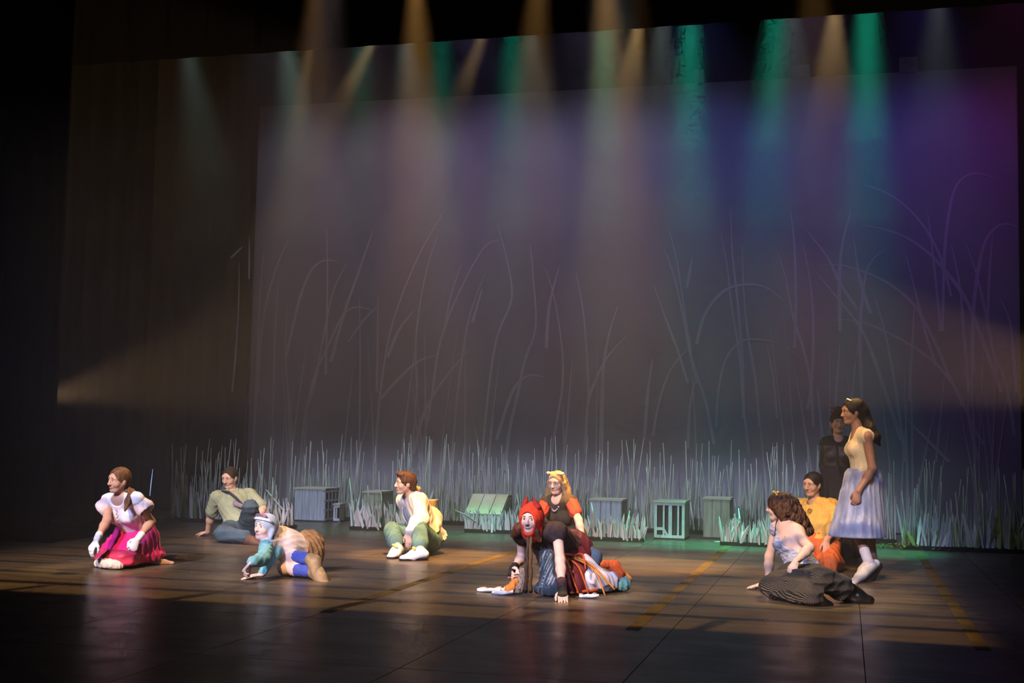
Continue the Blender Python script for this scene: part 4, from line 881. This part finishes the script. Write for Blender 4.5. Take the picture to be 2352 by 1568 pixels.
    for i, (r, z) in enumerate(pr):
        for k in range(20): V.append((bk.x - o.x + r * math.cos(k * PI / 10), bk.y - o.y + r * math.sin(k * PI / 10), bk.z - .10 - o.z + z))
    for i in range(len(pr) - 1):
        for k in range(20): Fc.append((i * 20 + k, i * 20 + (k + 1) % 20, (i + 1) * 20 + (k + 1) % 20, (i + 1) * 20 + k))
    mesh_obj('back_basket', pydata('back_basket', V, Fc), WB, p.root, True)
    return p
polo_man(); helmet_girl(); white_shirt_man()
# ---- woman on hands and knees in the red horned hood
def red_hood():
    p = person('person', gnd(1290, 1350), 10.0, 'woman crouching on hands and knees in a red horned hood and dark brown vest', 1.68, True, (-.36, -.03, .93), (0, 1, .04), brow=(.03, .02, .02), lips=(.28, .07, .09), mouth=.8, gaze=-1)
    J = p.J; A = p.A
    J['hip'] = colp(1312, .32, 10.42); J['neck'] = bone(J['hip'], 1240, 1222, .47); J['head'] = bone(J['neck'], 1220, 1191, .19)
    J['sb'] = bone(J['neck'], 1280, 1222, .17); J['sa'] = bone(J['neck'], 1199, 1224, .17, False)
    J['wb'] = colp(1291, .075, 9.66); J['eb'] = bone(J['sb'], 1288, 1282, .25, True); J['eb'] = (J['eb'] + J['sb'].lerp(J['wb'], .53)) * .5; J['ea'] = bone(J['sa'], 1199, 1280, .24, False); J['wa'] = bone(J['ea'], 1181, 1303, .22)
    J['ha'], J['hb'] = sides(p, J['hip'], camvec(.8, 0, .6), .085)
    J['kb'] = boneg(J['hb'], 1322, .08, .38); J['ka'] = boneg(J['ha'], 1290, .08, .40); J['ab'] = boneg(J['kb'], 1408, .07, .40, False); J['aa'] = boneg(J['ka'], 1380, .07, .40, False)
    for q in 'ab': J['t' + q] = J['a' + q] + cv(.12, -.02, -.08); J['t' + q].z = .05
    report(p)
    p.H = {'b': (cv(.03, -.30, .95), -UP, cv(-1, 0, 0), .18, .35), 'a': (cv(-.35, -.45, .8), cv(.7, -.3, .2), cv(-.2, 1, .2), 1.1)}
    p.body(SK_P)
    BV = mat('vest_dark_brown', (.050, .030, .026), .85, .4, 18, bump=.004); RH = mat('hood_red', (.62, .045, .015), .85, .2, 30, bump=.002); DR = mat('horn_dark_red', (.28, .02, .015), .8, .3, 30); o = p.root.location
    fw = p.chest_fwd(); up = (J['neck'] - J['hip']).normalized(); R = p.HR; c = J['head']; g = p.hs; T = lambda x, y, z: c + R @ Vector((x, y, z)) * g
    G(p, 'vest', p.torso(.028) + [rc(J['sa'], J['sa'].lerp(J['ea'], .18), .080, .066, .03), rc(J['sb'], J['sb'].lerp(J['eb'], .18), .080, .066, .03), rc(J['neck'].lerp(J['hip'], .25) + cv(0, -.1, .06), J['neck'].lerp(J['hip'], .55) + cv(-.02, -.22, .05), .10, .13, .05), half(J['hip'].lerp(J['neck'], .22), -up)], BV, .008, fold_noise(.005, 38, 2, up, .3))
    hd = [ell(T(0, -.012, .03), (.094 * g, .112 * g, .103 * g), R, .02), rc(T(0, -.03, -.02), T(0, -.03, -.11), .092 * g, .085 * g, .03), rc(T(0, .03, .0), T(0, .045, -.085), .082 * g, .05 * g, .03)]
    hood = G(p, 'hood', hd + [ell(T(0, .115, -.022), (.062 * g, .085 * g, .093 * g), R, .012, '-')], RH, .0065, fold_noise(.002, 60, 1))
    for x, tip in ((-.058, cv(-.028, .065, .0)), (.05, cv(.018, .07, .0))):
        b0 = T(x, .015, .10); G(p, 'horn', [rc(b0, b0 + tip * .5, .030, .020, .01), rc(b0 + tip * .5, b0 + tip * 1.15, .020, .006, .01)], DR, .006, None, hood)
    G(p, 'hair', chain([T(.075, -.06, -.06), T(.12, -.05, -.10), T(.17, -.05, -.15)], [.045, .05, .025], .02) + [rc(T(-.06, .04, -.09), T(-.085, .03, -.16), .026, .02, .01)], H_AUB, .0065, fold_noise(.003, 140, 2))
    # long braided straps hanging from the throat
    n0 = T(0, .045, -.13)
    for dx, cc in ((-.010, (.05, .03, .02)), (.012, (.10, .06, .025))):
        e = colp(1212 + dx * 200, .03, J['neck'].y - .14); pts = [n0.lerp(e, k / 12) + cv(dx + .004 * math.sin(k * 1.7 + dx * 90), 0, .05 * math.sin(PI * k / 14) + .03) for k in range(13)]
        MB().tube([q - o for q in pts], [.011 + .0035 * (k % 2) + .0004 * k for k in range(13)], 8).build('hanging_braid', mat('braid_%.2f' % cc[0], cc, .8, .3, 60, (1, 1, .3), bump=.004), p.root, True)
    # fingerless gloves and cuff
    GB = mat('glove_black', (.018, .015, .015), .8)
    for q in 'ab':
        hd_ = p.H[q]; dr = Vector(hd_[0]).normalized(); w_ = J['w' + q]
        if q == 'b': G(p, 'wrist_cuff', [rc(w_.lerp(J['e' + q], .30), w_.lerp(J['e' + q], .0), .040, .036, .01)], mat('cuff_brown', (.07, .03, .03), .8, .3, 30), .007)
        G(p, 'fingerless_glove', [rc(w_.lerp(J['e' + q], .12), w_ + dr * .02, .034, .036, .01), rc(w_, w_ + dr * .075, .034, .043, .012, (hd_[1], .55))], GB, .0068)
    # patchwork skirt: dark lining, blue denim over the hip, white satin panel, ropes and tail
    DM = mat('skirt_maroon', (.14, .015, .025), .7, .4, 10); DN = mat('denim_blue', (.06, .11, .20), .85, .45, 12, bump=.004); WS = mat('satin_white', (.62, .60, .68), .4, .12, 6, bump=.005); OR = mat('rope_orange_red', (.50, .09, .02), .8, .35, 20, bump=.004); OG = mat('felt_orange', (.56, .20, .04), .85, .3, 20)
    kn, an = J['kb'], J['ab']
    G(p, 'skirt', [ell(J['hip'], (.175, .17, .15), None, .05), rc(J['hip'], J['ka'], .16, .12, .05), rc(J['hip'], kn, .165, .12, .05), rc(kn, an, .10, .07, .04), rc(J['ka'], J['aa'], .10, .07, .04), half((0, 0, .006), (0, 0, -1))], DM, .0085, fold_noise(.008, 34, 2))
    G(p, 'denim_panel', [rc(J['hip'] + cv(.02, .01, .0), J['hip'].lerp(an, .45) + cv(.02, .05, .0), .125, .085, .04), half(J['hip'] + cv(.0, 0, 0), camvec(-1, -.45, 0))], DN, .008, fold_noise(.007, 40, 5, cv(1, -1, 0)))
    G(p, 'satin_panel', [rc(J['hip'].lerp(kn, .35) + cv(.09, 0, .09), kn.lerp(an, .55) + cv(.02, .04, .06), .075, .085, .04), rc(kn.lerp(an, .3) + cv(0, .02, .07), kn.lerp(an, .85) + cv(0, .02, .05), .09, .085, .04), half((0, 0, .012), (0, 0, -1))], WS, .008, fold_noise(.011, 34, 3, cv(1, -.6, 0)))
    G(p, 'skirt_bustle', chain([kn.lerp(an, .75) + cv(.0, .16, .02), an + cv(.01, .14, .03), an + cv(.05, .08, .04), an + cv(.03, -.01, .07)], [.030, .045, .040, .02], .03), OR, .007, fold_noise(.006, 70, 1))
    G(p, 'tail_tuft', [rc(an + cv(.02, .10, .0), an + cv(.13, .03, .01), .045, .03, .02)], OG, .007, fold_noise(.004, 90, 2))
    G(p, 'teal_tulle', [ell(an + cv(.07, .0, .05), (.075, .06, .065), None, .02), half((0, 0, .006), (0, 0, -1))], mat('tulle_teal', (.12, .30, .28), .8, .3, 40), .008, fold_noise(.009, 80, 4))
    hp = J['hip'] + cv(-.03, .03, .21)
    ends = [(1352, 1349, 0), (1390, 1352, .0), (1330, 1352, 0), (1412, 1336, .05), (1345, 1300, .2), (1310, 1300, .2)]
    for i, (ex, ey, z) in enumerate(ends):
        e = colp(ex, .02 + z, kn.y - .17); m_ = hp.lerp(e, .5) + cv(.05 * math.sin(i * 2.1), .05, .06)
        MB().tube(*smooth_path([q - o for q in (hp + cv(-.02 + .015 * i, .05, -.02), hp + cv(.02 * i - .04, -.03, .02), m_, e)], [.007, .008, .009, .006]), 6).build('rope_sash', OR if i % 2 == 0 else OG, p.root, True)
    for i in range(4):
        a_, b_ = kn + cv(-.05 + .05 * i, -.05, .12), an + cv(-.10 + .02 * i, -.05, .10); a_.z = b_.z = .022 + .006 * i
        MB().tube([q - o for q in (a_, a_.lerp(b_, .3) + cv(0, .0, .02 * (i % 2)), a_.lerp(b_, .7) - cv(0, 0, .02 * (i % 2)), b_)], [.010, .014, .013, .008], 6).build('rope_sash', OR, p.root, True)
    BL = mat('fabric_blue_sheen', (.018, .045, .09), .35, .5, 8, bump=.006, sheen=.3); f0 = J['sb'].lerp(J['sa'], .45)
    G(p, 'hanging_blue_cloth', [rc(colp(1258, .30, 9.98), colp(1268, .06, 9.92), .07, .11, .04), rc(colp(1268, .06, 9.9), colp(1240, .05, 9.9), .07, .05, .03), half((0, 0, .006), (0, 0, -1))], BL, .008, fold_noise(.012, 46, 2, cv(.5, 1, 0)))
    G(p, 'fur_scrap', [rc(colp(1200, .16, 9.95), colp(1190, .05, 9.9), .045, .06, .03), half((0, 0, .006), (0, 0, -1))], mat('fur_grey', (.24, .20, .18), .9, .5, 40, bump=.008), .008, fold_noise(.008, 110, 3))
    G(p, 'orange_scrap', [rc(colp(1184, .10, 9.87), colp(1170, .04, 9.84), .03, .04, .02), half((0, 0, .006), (0, 0, -1))], OG, .007, fold_noise(.006, 80, 3))
    CW = mat('cloth_white', (.66, .66, .68), .7, .15, 10)
    for (x0, x1, yy, w2) in ((1096, 1150, 9.92, .045), (1130, 1180, 9.80, .05), (1140, 1160, 9.97, .04), (1330, 1376, 9.86, .03)):
        a_, b_ = colp(x0, .008, yy), colp(x1, .02, yy + .02); mb = MB(); n = 7; V = []
        for k in range(n + 1):
            t = k / n; q = a_.lerp(b_, t) - o; wd = w2 * math.sin(PI * min(.97, t * .8 + .06)); zz = .012 * math.sin(9 * t + x0)
            V += [(q.x, q.y - wd, q.z + .012 + zz), (q.x, q.y + wd, q.z + .016 - zz), (q.x, q.y + wd, q.z - .002), (q.x, q.y - wd, q.z - .006 + .0)]
        Fc = [(4 * k + i, 4 * k + (i + 1) % 4, 4 * k + 4 + (i + 1) % 4, 4 * k + 4 + i) for k in range(n) for i in range(4)] + [(0, 1, 2, 3), (4 * n + 3, 4 * n + 2, 4 * n + 1, 4 * n)]
        mesh_obj('cloth_point', pydata('cloth_point', V, Fc), CW, p.root, True)
    return p

# ---- fair-haired girl behind her
def blonde_girl():
    p = person('person', gnd(1300, 1285), 12.5, 'fair-haired girl with cream bows, red puffed sleeves and dark dress kneeling behind the red hood', 1.62, True, (-.5, -.10, .86), (-.02, 1, .06), brow=(.20, .12, .06), lips=(.42, .16, .15))
    J = p.J; A = p.A
    J['hip'] = colp(1306, .24, 12.65); J['neck'] = bone(J['hip'], 1284, 1143, .48); J['head'] = bone(J['neck'], 1279, 1109, .155)
    J['sb'] = bone(J['neck'], 1312, 1153, .16); J['sa'] = bone(J['neck'], 1254, 1153, .16, False)
    J['eb'] = bone(J['sb'], 1329, 1194, .26, True); J['wb'] = bone(J['eb'], 1339, 1243, .24, True); J['ea'] = bone(J['sa'], 1240, 1194, .26); J['wa'] = bone(J['ea'], 1238, 1240, .24)
    J['ha'], J['hb'] = sides(p, J['hip'], camvec(.9, 0, .4), .085)
    J['ka'] = boneg(J['ha'], 1275, .08, .40); J['kb'] = boneg(J['hb'], 1315, .08, .40); J['aa'] = boneg(J['ka'], 1290, .07, .38, False); J['ab'] = boneg(J['kb'], 1330, .07, .38, False)
    for q in 'ab': J['t' + q] = J['a' + q] + cv(.02, 0, -.16); J['t' + q].z = .05
    report(p)
    p.H = {'b': (cv(.1, -1, .2), cv(-.3, 0, -1), cv(-1, 0, .3), .25), 'a': (cv(-.1, -1, .2), cv(.3, 0, -1), cv(1, 0, .3), .25)}
    p.body(SK_P)
    DD = mat('dress_dark_olive', (.065, .05, .035), .85, .3, 14, bump=.003); RS = mat('sleeve_red', (.46, .06, .03), .8, .2, 14, bump=.004); fw = p.chest_fwd(); up = (J['neck'] - J['hip']).normalized()
    G(p, 'dress', p.torso(.018) + [rc(J['hip'], J['ka'].lerp(J['kb'], .5), .17, .19, .06), rc(J['hip'], J['aa'].lerp(J['ab'], .5) + UP * .04, .17, .15, .06), ell(J['neck'] + fw * .045 + up * .03, (.062, .062, .07), None, .01, '-'), half((0, 0, .006), (0, 0, -1))], DD, .0085, fold_noise(.006, 36, 3, UP, .2))
    for q in 'ab': G(p, 'puffed_sleeve', [rc(J['s' + q], J['s' + q].lerp(J['e' + q], .62), .066, .060, .03)], RS, .0072, fold_noise(.005, 60, 2, J['e' + q] - J['s' + q], .1))
    P, C, T = p.hair_cap(.012, -.02, (.068, .080, .106), .106, -.020)
    L = []
    for x, y in ((.075, .0), (-.078, .0), (.05, -.08), (-.05, -.08)):
        L += chain([T(x, y, .0), T(x * 1.25, y - .02, -.09), T(x * 1.7, y - .02, -.19), T(x * 1.9, y + .0, -.28)], [.034, .036, .034, .012], .02)
    G(p, 'hair', P + L + C, H_BLOND, .0064, fold_noise(.003, 130, 2, UP, .3))
    CB = mat('bow_cream', (.70, .58, .40), .7, .15, 20)
    for x in (-.055, .06):
        c = T(x, .02, .100); G(p, 'hair_bow', [ell(c + cv(-.02, .006, .01), (.022, .014, .016), None, .006), ell(c + cv(.02, .006, .01), (.022, .014, .016), None, .006), ell(c + cv(0, 0, .015), (.009, .009, .009), None, .004)], CB, .005)
    o = p.root.location; NK = mat('necklace_lilac', (.60, .50, .68), .4, .3, 60)
    for k in range(9):
        a = -1 + k / 4; q = J['neck'] + fw * (.130 - .05 * a * a) + (J['sb'] - J['sa']).normalized() * a * .058 - up * (.075 - .055 * a * a); MB().ell(q - o, (.010, .010, .008), None, 8, 6).build('necklace_bead', NK, p.root, True)
    MB().ell(T(.082, .005, -.04) - o, (.009,) * 3, None, 8, 6).build('earring', mat('earring_pearl', (.8, .8, .8), .3), p.root, True)
    return p
red_hood(); blonde_girl()
# ---- curly-haired woman sitting with her back turned
def curly_woman():
    p = person('person', gnd(1850, 1378), 10.5, 'curly-haired woman in a pale knitted top and dark corduroy trousers sitting with her back turned', 1.68, True, (-.85, -.06, -.45), (0, 1, 0), brow=(.03, .02, .015))
    J = p.J; A = p.A
    J['hip'] = colp(1848, .17, 10.62); J['neck'] = bone(J['hip'], 1807, 1206, .47, False); J['head'] = bone(J['neck'], 1790, 1165, .18, False)
    J['sb'] = bone(J['neck'], 1831, 1222, .17); J['sa'] = bone(J['neck'], 1784, 1216, .16, False)
    J['eb'] = bone(J['sb'], 1859, 1258, .25, True); J['wb'] = bone(J['eb'], 1824, 1292, .23) + cv(0, .01, .05); J['wa'] = colp(1764, .05, 11.0); J['ea'] = J['sa'].lerp(J['wa'], .5) + cv(-.02, 0, -.02)
    J['ha'], J['hb'] = sides(p, J['hip'], camvec(.45, 0, .9), .088)
    J['ka'] = boneg(J['ha'], 1772, .11, .40); J['aa'] = boneg(J['ka'], 1868, .07, .40); J['kb'] = boneg(J['hb'], 1886, .20, .36); J['ab'] = boneg(J['kb'], 1952, .09, .34, False); J['tb'] = J['ab'] + cv(.13, 0, .02); J['tb'].z = .08; J['ta'] = J['aa'] + cv(.12, 0, -.05); J['ta'].z = .06
    report(p)
    p.H = {'b': (cv(-.3, -.7, .3), cv(.3, -.2, -.8), cv(-.6, .2, .5), .9), 'a': (cv(-1, -.12, -.1), -UP, cv(0, 0, -1), .1)}
    p.body(SK_P)
    KN = mat('knit_pale_blue', (.52, .52, .60), .9, color2=(.20, .24, .38), scale=22, stretch=(1, 1, 2.5), bump=.008)
    up = (J['neck'] - J['hip']).normalized(); fw = p.chest_fwd(); lat = (J['sb'] - J['sa']).normalized(); tp = J['hip'].lerp(J['neck'], .72)
    top = G(p, 'knitted_top', p.torso(.014) + [half(tp, camvec(.28, 1, .35)), half(J['hip'].lerp(J['neck'], .05), -up)], KN, .0075, fold_noise(.004, 70, 2, lat))
    o = p.root.location
    for q in (-.5, .45):
        a_ = tp + lat * q * .17 + fw * .10 + up * .02; m_ = J['neck'] + lat * q * .17 + up * .035; b_ = tp + lat * q * .14 - fw * .115 - up * .02
        MB().tube([v - o for v in (a_, m_ + fw * .03, m_ - fw * .045, b_)], .009, 6).build('shoulder_strap', mat('strap_black', (.03, .025, .03), .7), top, True)
    # corduroy: wide-wale ridges, their yellow-lit stripes put into the colour
    CD = bpy.data.materials.new('corduroy_dark'); CD.use_nodes = True; h = NT(CD.node_tree); b = CD.node_tree.nodes['Principled BSDF']
    tc = h.n('ShaderNodeTexCoord'); wv = h.n('ShaderNodeTexWave', wave_type='BANDS', bands_direction='DIAGONAL'); wv.inputs['Scale'].default_value = 34; wv.inputs['Distortion'].default_value = 2.2; wv.inputs['Detail'].default_value = 1
    h.link(tc.outputs['Object'], wv.inputs[0]); rp = h.n('ShaderNodeValToRGB'); rp.color_ramp.elements[0].color = (.030, .028, .030, 1); rp.color_ramp.elements[1].color = (.11, .095, .065, 1); h.link(wv.outputs['Fac'], rp.inputs[0]); h.link(rp.outputs[0], b.inputs['Base Color'])
    bp = h.n('ShaderNodeBump'); bp.inputs['Distance'].default_value = .008; h.link(wv.outputs['Fac'], bp.inputs['Height']); h.link(bp.outputs[0], b.inputs['Normal']); b.inputs['Roughness'].default_value = .9
    G(p, 'trousers', p.leg('a', .030, .03, 1.95) + p.leg('b', .032, .035, 1.62) + [ell(J['hip'] - up * .0, (.17, .145, .135), None, .06), rc(J['hip'], J['kb'].lerp(J['ka'], .5) + UP * .01, .11, .10, .06), half((0, 0, .006), (0, 0, -1))], CD, .008, fold_noise(.010, 30, 2, cv(1, .3, 0), .3))
    BB = mat('boot_black_leather', (.012, .012, .012), .28, .2, 14, spec=.6, coat=.3)
    G(p, 'boot', p.shoe('b', .028, .30), BB, .007); G(p, 'boot', p.shoe('a', .018, .18), BB, .007)
    G(p, 'shirt_tail', [rc(J['hip'] + cv(.04, .10, .04), J['hip'] + cv(.12, .04, .06), .05, .03, .02)], mat('cloth_offwhite', (.62, .56, .42), .8, .15, 14), .007, fold_noise(.005, 60))
    R, c, g = p.HR, J['head'], p.hs; T = lambda x, y, z: c + R @ Vector((x, y, z)) * g; rr = random.Random(3)
    P = [ell(T(0, -.015, .03), (.096 * g, .112 * g, .10 * g), R, .02), rc(T(0, -.05, -.02), T(.0, -.06, -.14) + cv(.05, 0, .03), .10, .085, .03)]
    for k in range(150):
        t = rr.random(); a = rr.uniform(0, 2 * PI); r_ = (.085 + .035 * min(1, t * 2)) * (1 if t > .1 else .8)
        q = T(math.cos(a) * r_, -.03 + math.sin(a) * r_ * .9 - .03 * t, .09 - .30 * t) + cv(.09, -.01, .04) * t; e = rr.uniform(.016, .027); P.append(ell(q, (e, e, e * 1.5), None, .008))
    G(p, 'curly_hair', P + [ell(T(0, .115, -.03), (.055, .065, .09), R, .01, '-')], hairmat('hair_curly', (.10, .045, .02), (.02, .009, .005)), .0064, fold_noise(.006, 150, 1, (1, 1, 1), 1.0))
    for dx, dz in ((0, 0), (.022, .006), (.012, -.014), (-.014, .010)): MB().ell(T(-.02, .03, .128) + cv(dx, dz, .05) - o, (.013, .010, .010), None, 8, 6).build('hair_flower', mat('flower_yellow', (.66, .44, .08), .7), p.root, True)
    MB().tube([(J['wb'].lerp(J['eb'], .10) + (cv(math.cos(a), 0, math.sin(a)) * .034) + UP * .012 * math.cos(a)) - o for a in (k * PI / 6 for k in range(13))], .007, 6, False).build('bracelet', mat('bracelet_dark', (.05, .045, .05), .35, metal=.5), p.root, True)
    return p

# ---- man kneeling in the yellow tunic
def yellow_man():
    p = person('person', gnd(1885, 1308), 13.0, 'dark-haired man in a mustard yellow tunic and orange trousers kneeling between the two women', 1.74, False, (-.74, -.12, .66), (.02, 1, .05), brow=(.015, .01, .01), lips=(.30, .11, .09))
    J = p.J; A = p.A
    J['hip'] = colp(1884, .26, 13.05); J['neck'] = bone(J['hip'], 1873, 1156, .49, False); J['head'] = bone(J['neck'], 1866, 1112, .21)
    J['sb'] = bone(J['neck'], 1908, 1167, .19); J['sa'] = bone(J['neck'], 1839, 1167, .18, False)
    J['eb'] = bone(J['sb'], 1917, 1222, .28, True); J['wb'] = bone(J['eb'], 1899, 1256, .23) + cv(0, 0, .09); J['ea'] = bone(J['sa'], 1826, 1222, .28); J['wa'] = bone(J['ea'], 1836, 1262, .24)
    J['ha'], J['hb'] = sides(p, J['hip'], camvec(.75, 0, .6), .09)
    J['ka'] = boneg(J['ha'], 1855, .09, .42); J['kb'] = boneg(J['hb'], 1906, .10, .42); J['aa'] = boneg(J['ka'], 1890, .07, .40, False); J['ab'] = boneg(J['kb'], 1925, .07, .38, False)
    for q in 'ab': J['t' + q] = J['a' + q] + cv(.05, 0, -.18); J['t' + q].z = .05
    J['wb'] = J['hb'].lerp(J['kb'], .55) + UP * .145 + cv(-.035, 0, .04); J['eb'] = J['sb'].lerp(J['wb'], .52) + cv(.09, .0, .02)
    report(p)
    p.H = {'b': (cv(-.10, -.75, .45), cv(-.1, -.45, -.8), cv(-1, 0, .2), .15), 'a': (cv(.2, -1, .3), cv(.3, 0, -1), cv(1, 0, 0), .3)}
    p.body(SK_M)
    YT = mat('tunic_mustard', (.56, .36, .085), .85, .25, 12, bump=.004); OP = mat('trousers_orange', (.52, .12, .03), .8, .3, 12, bump=.004); fw = p.chest_fwd(); up = (J['neck'] - J['hip']).normalized(); o = p.root.location
    G(p, 'tunic', p.torso(.032) + p.arm('a', .034, .02, 1.35, .05) + p.arm('b', .034, .025, 1.40, .05) + [ell(J['neck'] + fw * .09 + up * .01, (.052, .075, .135), frame(fw, up), .01, '-'), half(J['hip'] - up * .07, -up)], YT, .008, fold_noise(.008, 34, 2, UP, .2))
    P = []
    for q in 'ab': P += p.leg(q, .026, .01, 1.9)
    G(p, 'trousers', P + [ell(J['hip'], (.19, .16, .14), None, .06), half((0, 0, .006), (0, 0, -1))], OP, .008, fold_noise(.009, 38, 3, UP))
    for q in 'ab': G(p, 'shoe', p.shoe(q, .012), mat('shoe_maroon', (.09, .025, .02), .6, .3, 20), .0072)
    c1 = J['neck'] + fw * .150 - up * .17; lat = (J['sb'] - J['sa']).normalized()
    nk = MB().tube([v - o for v in (J['neck'] + lat * -.06 + up * .04, J['neck'] + lat * -.055 + fw * .07 - up * .02, c1, J['neck'] + lat * .055 + fw * .07 - up * .02, J['neck'] + lat * .06 + up * .04)], .004, 6).build('necklace_cord', mat('cord_brown', (.10, .05, .03), .8), p.root, True)
    Rd = frame(fw, up) @ Matrix.Rotation(PI / 4, 3, 'Y'); MD = Matrix.Translation(c1 - up * .02 + fw * .012 - o) @ Rd.to_4x4(); mb = MB()
    for lo, hi in (((-.022, -.004, -.022), (.022, .004, -.013)), ((-.022, -.004, .013), (.022, .004, .022)), ((-.022, -.004, -.013), (-.013, .004, .013)), ((.013, -.004, -.013), (.022, .004, .013))): mb.box(lo, hi, MD)
    mb.build('pendant', mat('pendant_gold', (.62, .42, .14), .35, metal=.7), nk)
    P, C, T = p.hair_cap(.010, -.015, (.070, .080, .106), .106, -.020)
    G(p, 'hair', P + chain([T(.03, -.085, .01), T(.06, -.11, -.06), T(.07, -.11, -.15), T(.075, -.10, -.21)], [.045, .045, .03, .010], .02) + C, H_BLACK, .0062, fold_noise(.002, 180, 2, T(0, 1, .3) - T(0, 0, 0)))
    MB().tube([(J['wb'].lerp(J['eb'], .12) + (cv(math.cos(a), 0, math.sin(a)) * .033)) - o for a in (k * PI / 6 for k in range(13))], .005, 6, False).build('bracelet', mat('bracelet_brown', (.07, .035, .02), .6), p.root, True)
    return p

# ---- shadowy woman in black with the little hat
def dark_woman():
    p = person('person', gnd(1922, 1274), 14.4, 'shadowy woman in a black sequinned dress and small feathered hat behind the standing woman', 1.66, True, (-.05, -.02, 1), (0, 1, 0), brow=(.02, .015, .01), lips=(.20, .03, .04))
    J = p.J; A = p.A
    J['hip'] = A(1922, 1106); J['neck'] = A(1926, 1009); J['head'] = A(1925, 971, -.03)
    J['sa'], J['sb'] = A(1897, 1019), A(1956, 1019); J['ea'] = A(1893, 1068, .04); J['eb'] = A(1962, 1070, .04); J['wa'] = bone(J['ea'], 1903, 1112, .23); J['wb'] = bone(J['eb'], 1952, 1112, .23)
    J['ha'], J['hb'] = sides(p, J['hip'], camvec(1, 0, 0), .085)
    for q, x in (('a', 1908), ('b', 1936)): J['k' + q] = A(x, 1186); J['a' + q] = colp(x, .09, 14.45); J['t' + q] = J['a' + q] + cv(0, 0, .14); J['t' + q].z = .06
    report(p)
    p.H = {'a': (cv(.2, -1, .1), cv(0, 0, -1), cv(1, 0, 0), .3), 'b': (cv(-.2, -1, .1), cv(0, 0, -1), cv(-1, 0, 0), .3)}
    p.body(SK_M)
    SQ = mat('dress_sequin_black', (.030, .022, .020), .4, color2=(.008, .007, .008), scale=160, bump=.004, spec=.6); DB = mat('coat_black', (.012, .010, .012), .8, .3, 10); fw = p.chest_fwd()
    G(p, 'dress', p.torso(.018) + [rc(J['hip'], A(1922, 1262), .17, .26, .06), ell(J['neck'] + fw * .05 + UP * .02, (.05, .06, .06), None, .01, '-'), half((0, 0, .01), (0, 0, -1))], DB, .009, fold_noise(.010, 34, 2, UP, .05))
    G(p, 'sequin_bodice', p.torso(.022) + [half(J['hip'].lerp(J['neck'], .86), UP), half(J['hip'].lerp(J['neck'], .35), -UP), half(J['hip'] + fw * .0, -fw)], SQ, .009)
    for q in 'ab': G(p, 'sleeve', p.arm(q, .014, .0, 1.9), DB, .008); G(p, 'shoe', p.shoe(q, .012), DB, .0075)
    P, C, T = p.hair_cap(.012, -.06, (.068, .075, .10), .106, -.04)
    G(p, 'hair', P + C, H_BLACK, .007, fold_noise(.002, 170)); o = p.root.location
    hat = MB().ell(T(-.01, .0, .115) - o, (.105, .10, .012), None, 20, 8).ell(T(-.01, -.01, .14) - o, (.062, .06, .042), None, 16, 10).build('small_hat', DB, p.root, True)
    for k in range(4): MB().tube([T(.03 + .012 * k, .02, .15) - o, T(.04 + .018 * k, .02, .19) - o, T(.03 + .03 * k, .02, .215) - o], [.006, .012, .003], 6).build('hat_feather', mat('feather_slate', (.10, .11, .16), .7, .4, 40), hat, True)
    for x in (-.08, .08): MB().ell(T(x, .01, -.05) - o, (.006, .006, .012), None, 8, 6).build('earring', mat('earring_silver', (.6, .6, .62), .3, metal=.7), p.root, True)
    return p
curly_woman(); yellow_man(); dark_woman()
# ------------------------------------------------------------------ haze filling the stage house
def haze(dens, z0, z1, y0, label):
    M = bpy.data.materials.new('stage_haze'); M.use_nodes = True; t = M.node_tree; h = NT(t)
    t.nodes.remove(t.nodes['Principled BSDF'])
    vs = h.n('ShaderNodeVolumeScatter'); vs.inputs['Color'].default_value = (1, 1, 1, 1)
    vs.inputs['Density'].default_value = dens; vs.inputs['Anisotropy'].default_value = 0.1
    h.link(vs.outputs[0], t.nodes['Material Output'].inputs['Volume'])
    o = MB().box((-11.5, y0, z0), (5.9, 20.2, z1)).build('haze', M); tag(o, label, 'haze', kind='stuff')
HAZE = 0.0085
haze(HAZE, .004, 10.9, 9.2, 'thin theatrical haze filling the stage and catching the coloured beams')
haze(.007, 3.8, 10.85, 13.7, 'thicker layer of haze hanging under the overhead lamps')
haze(.009, 4.7, 10.8, 13.75, 'thickest layer of haze hanging at the level of the border hem')
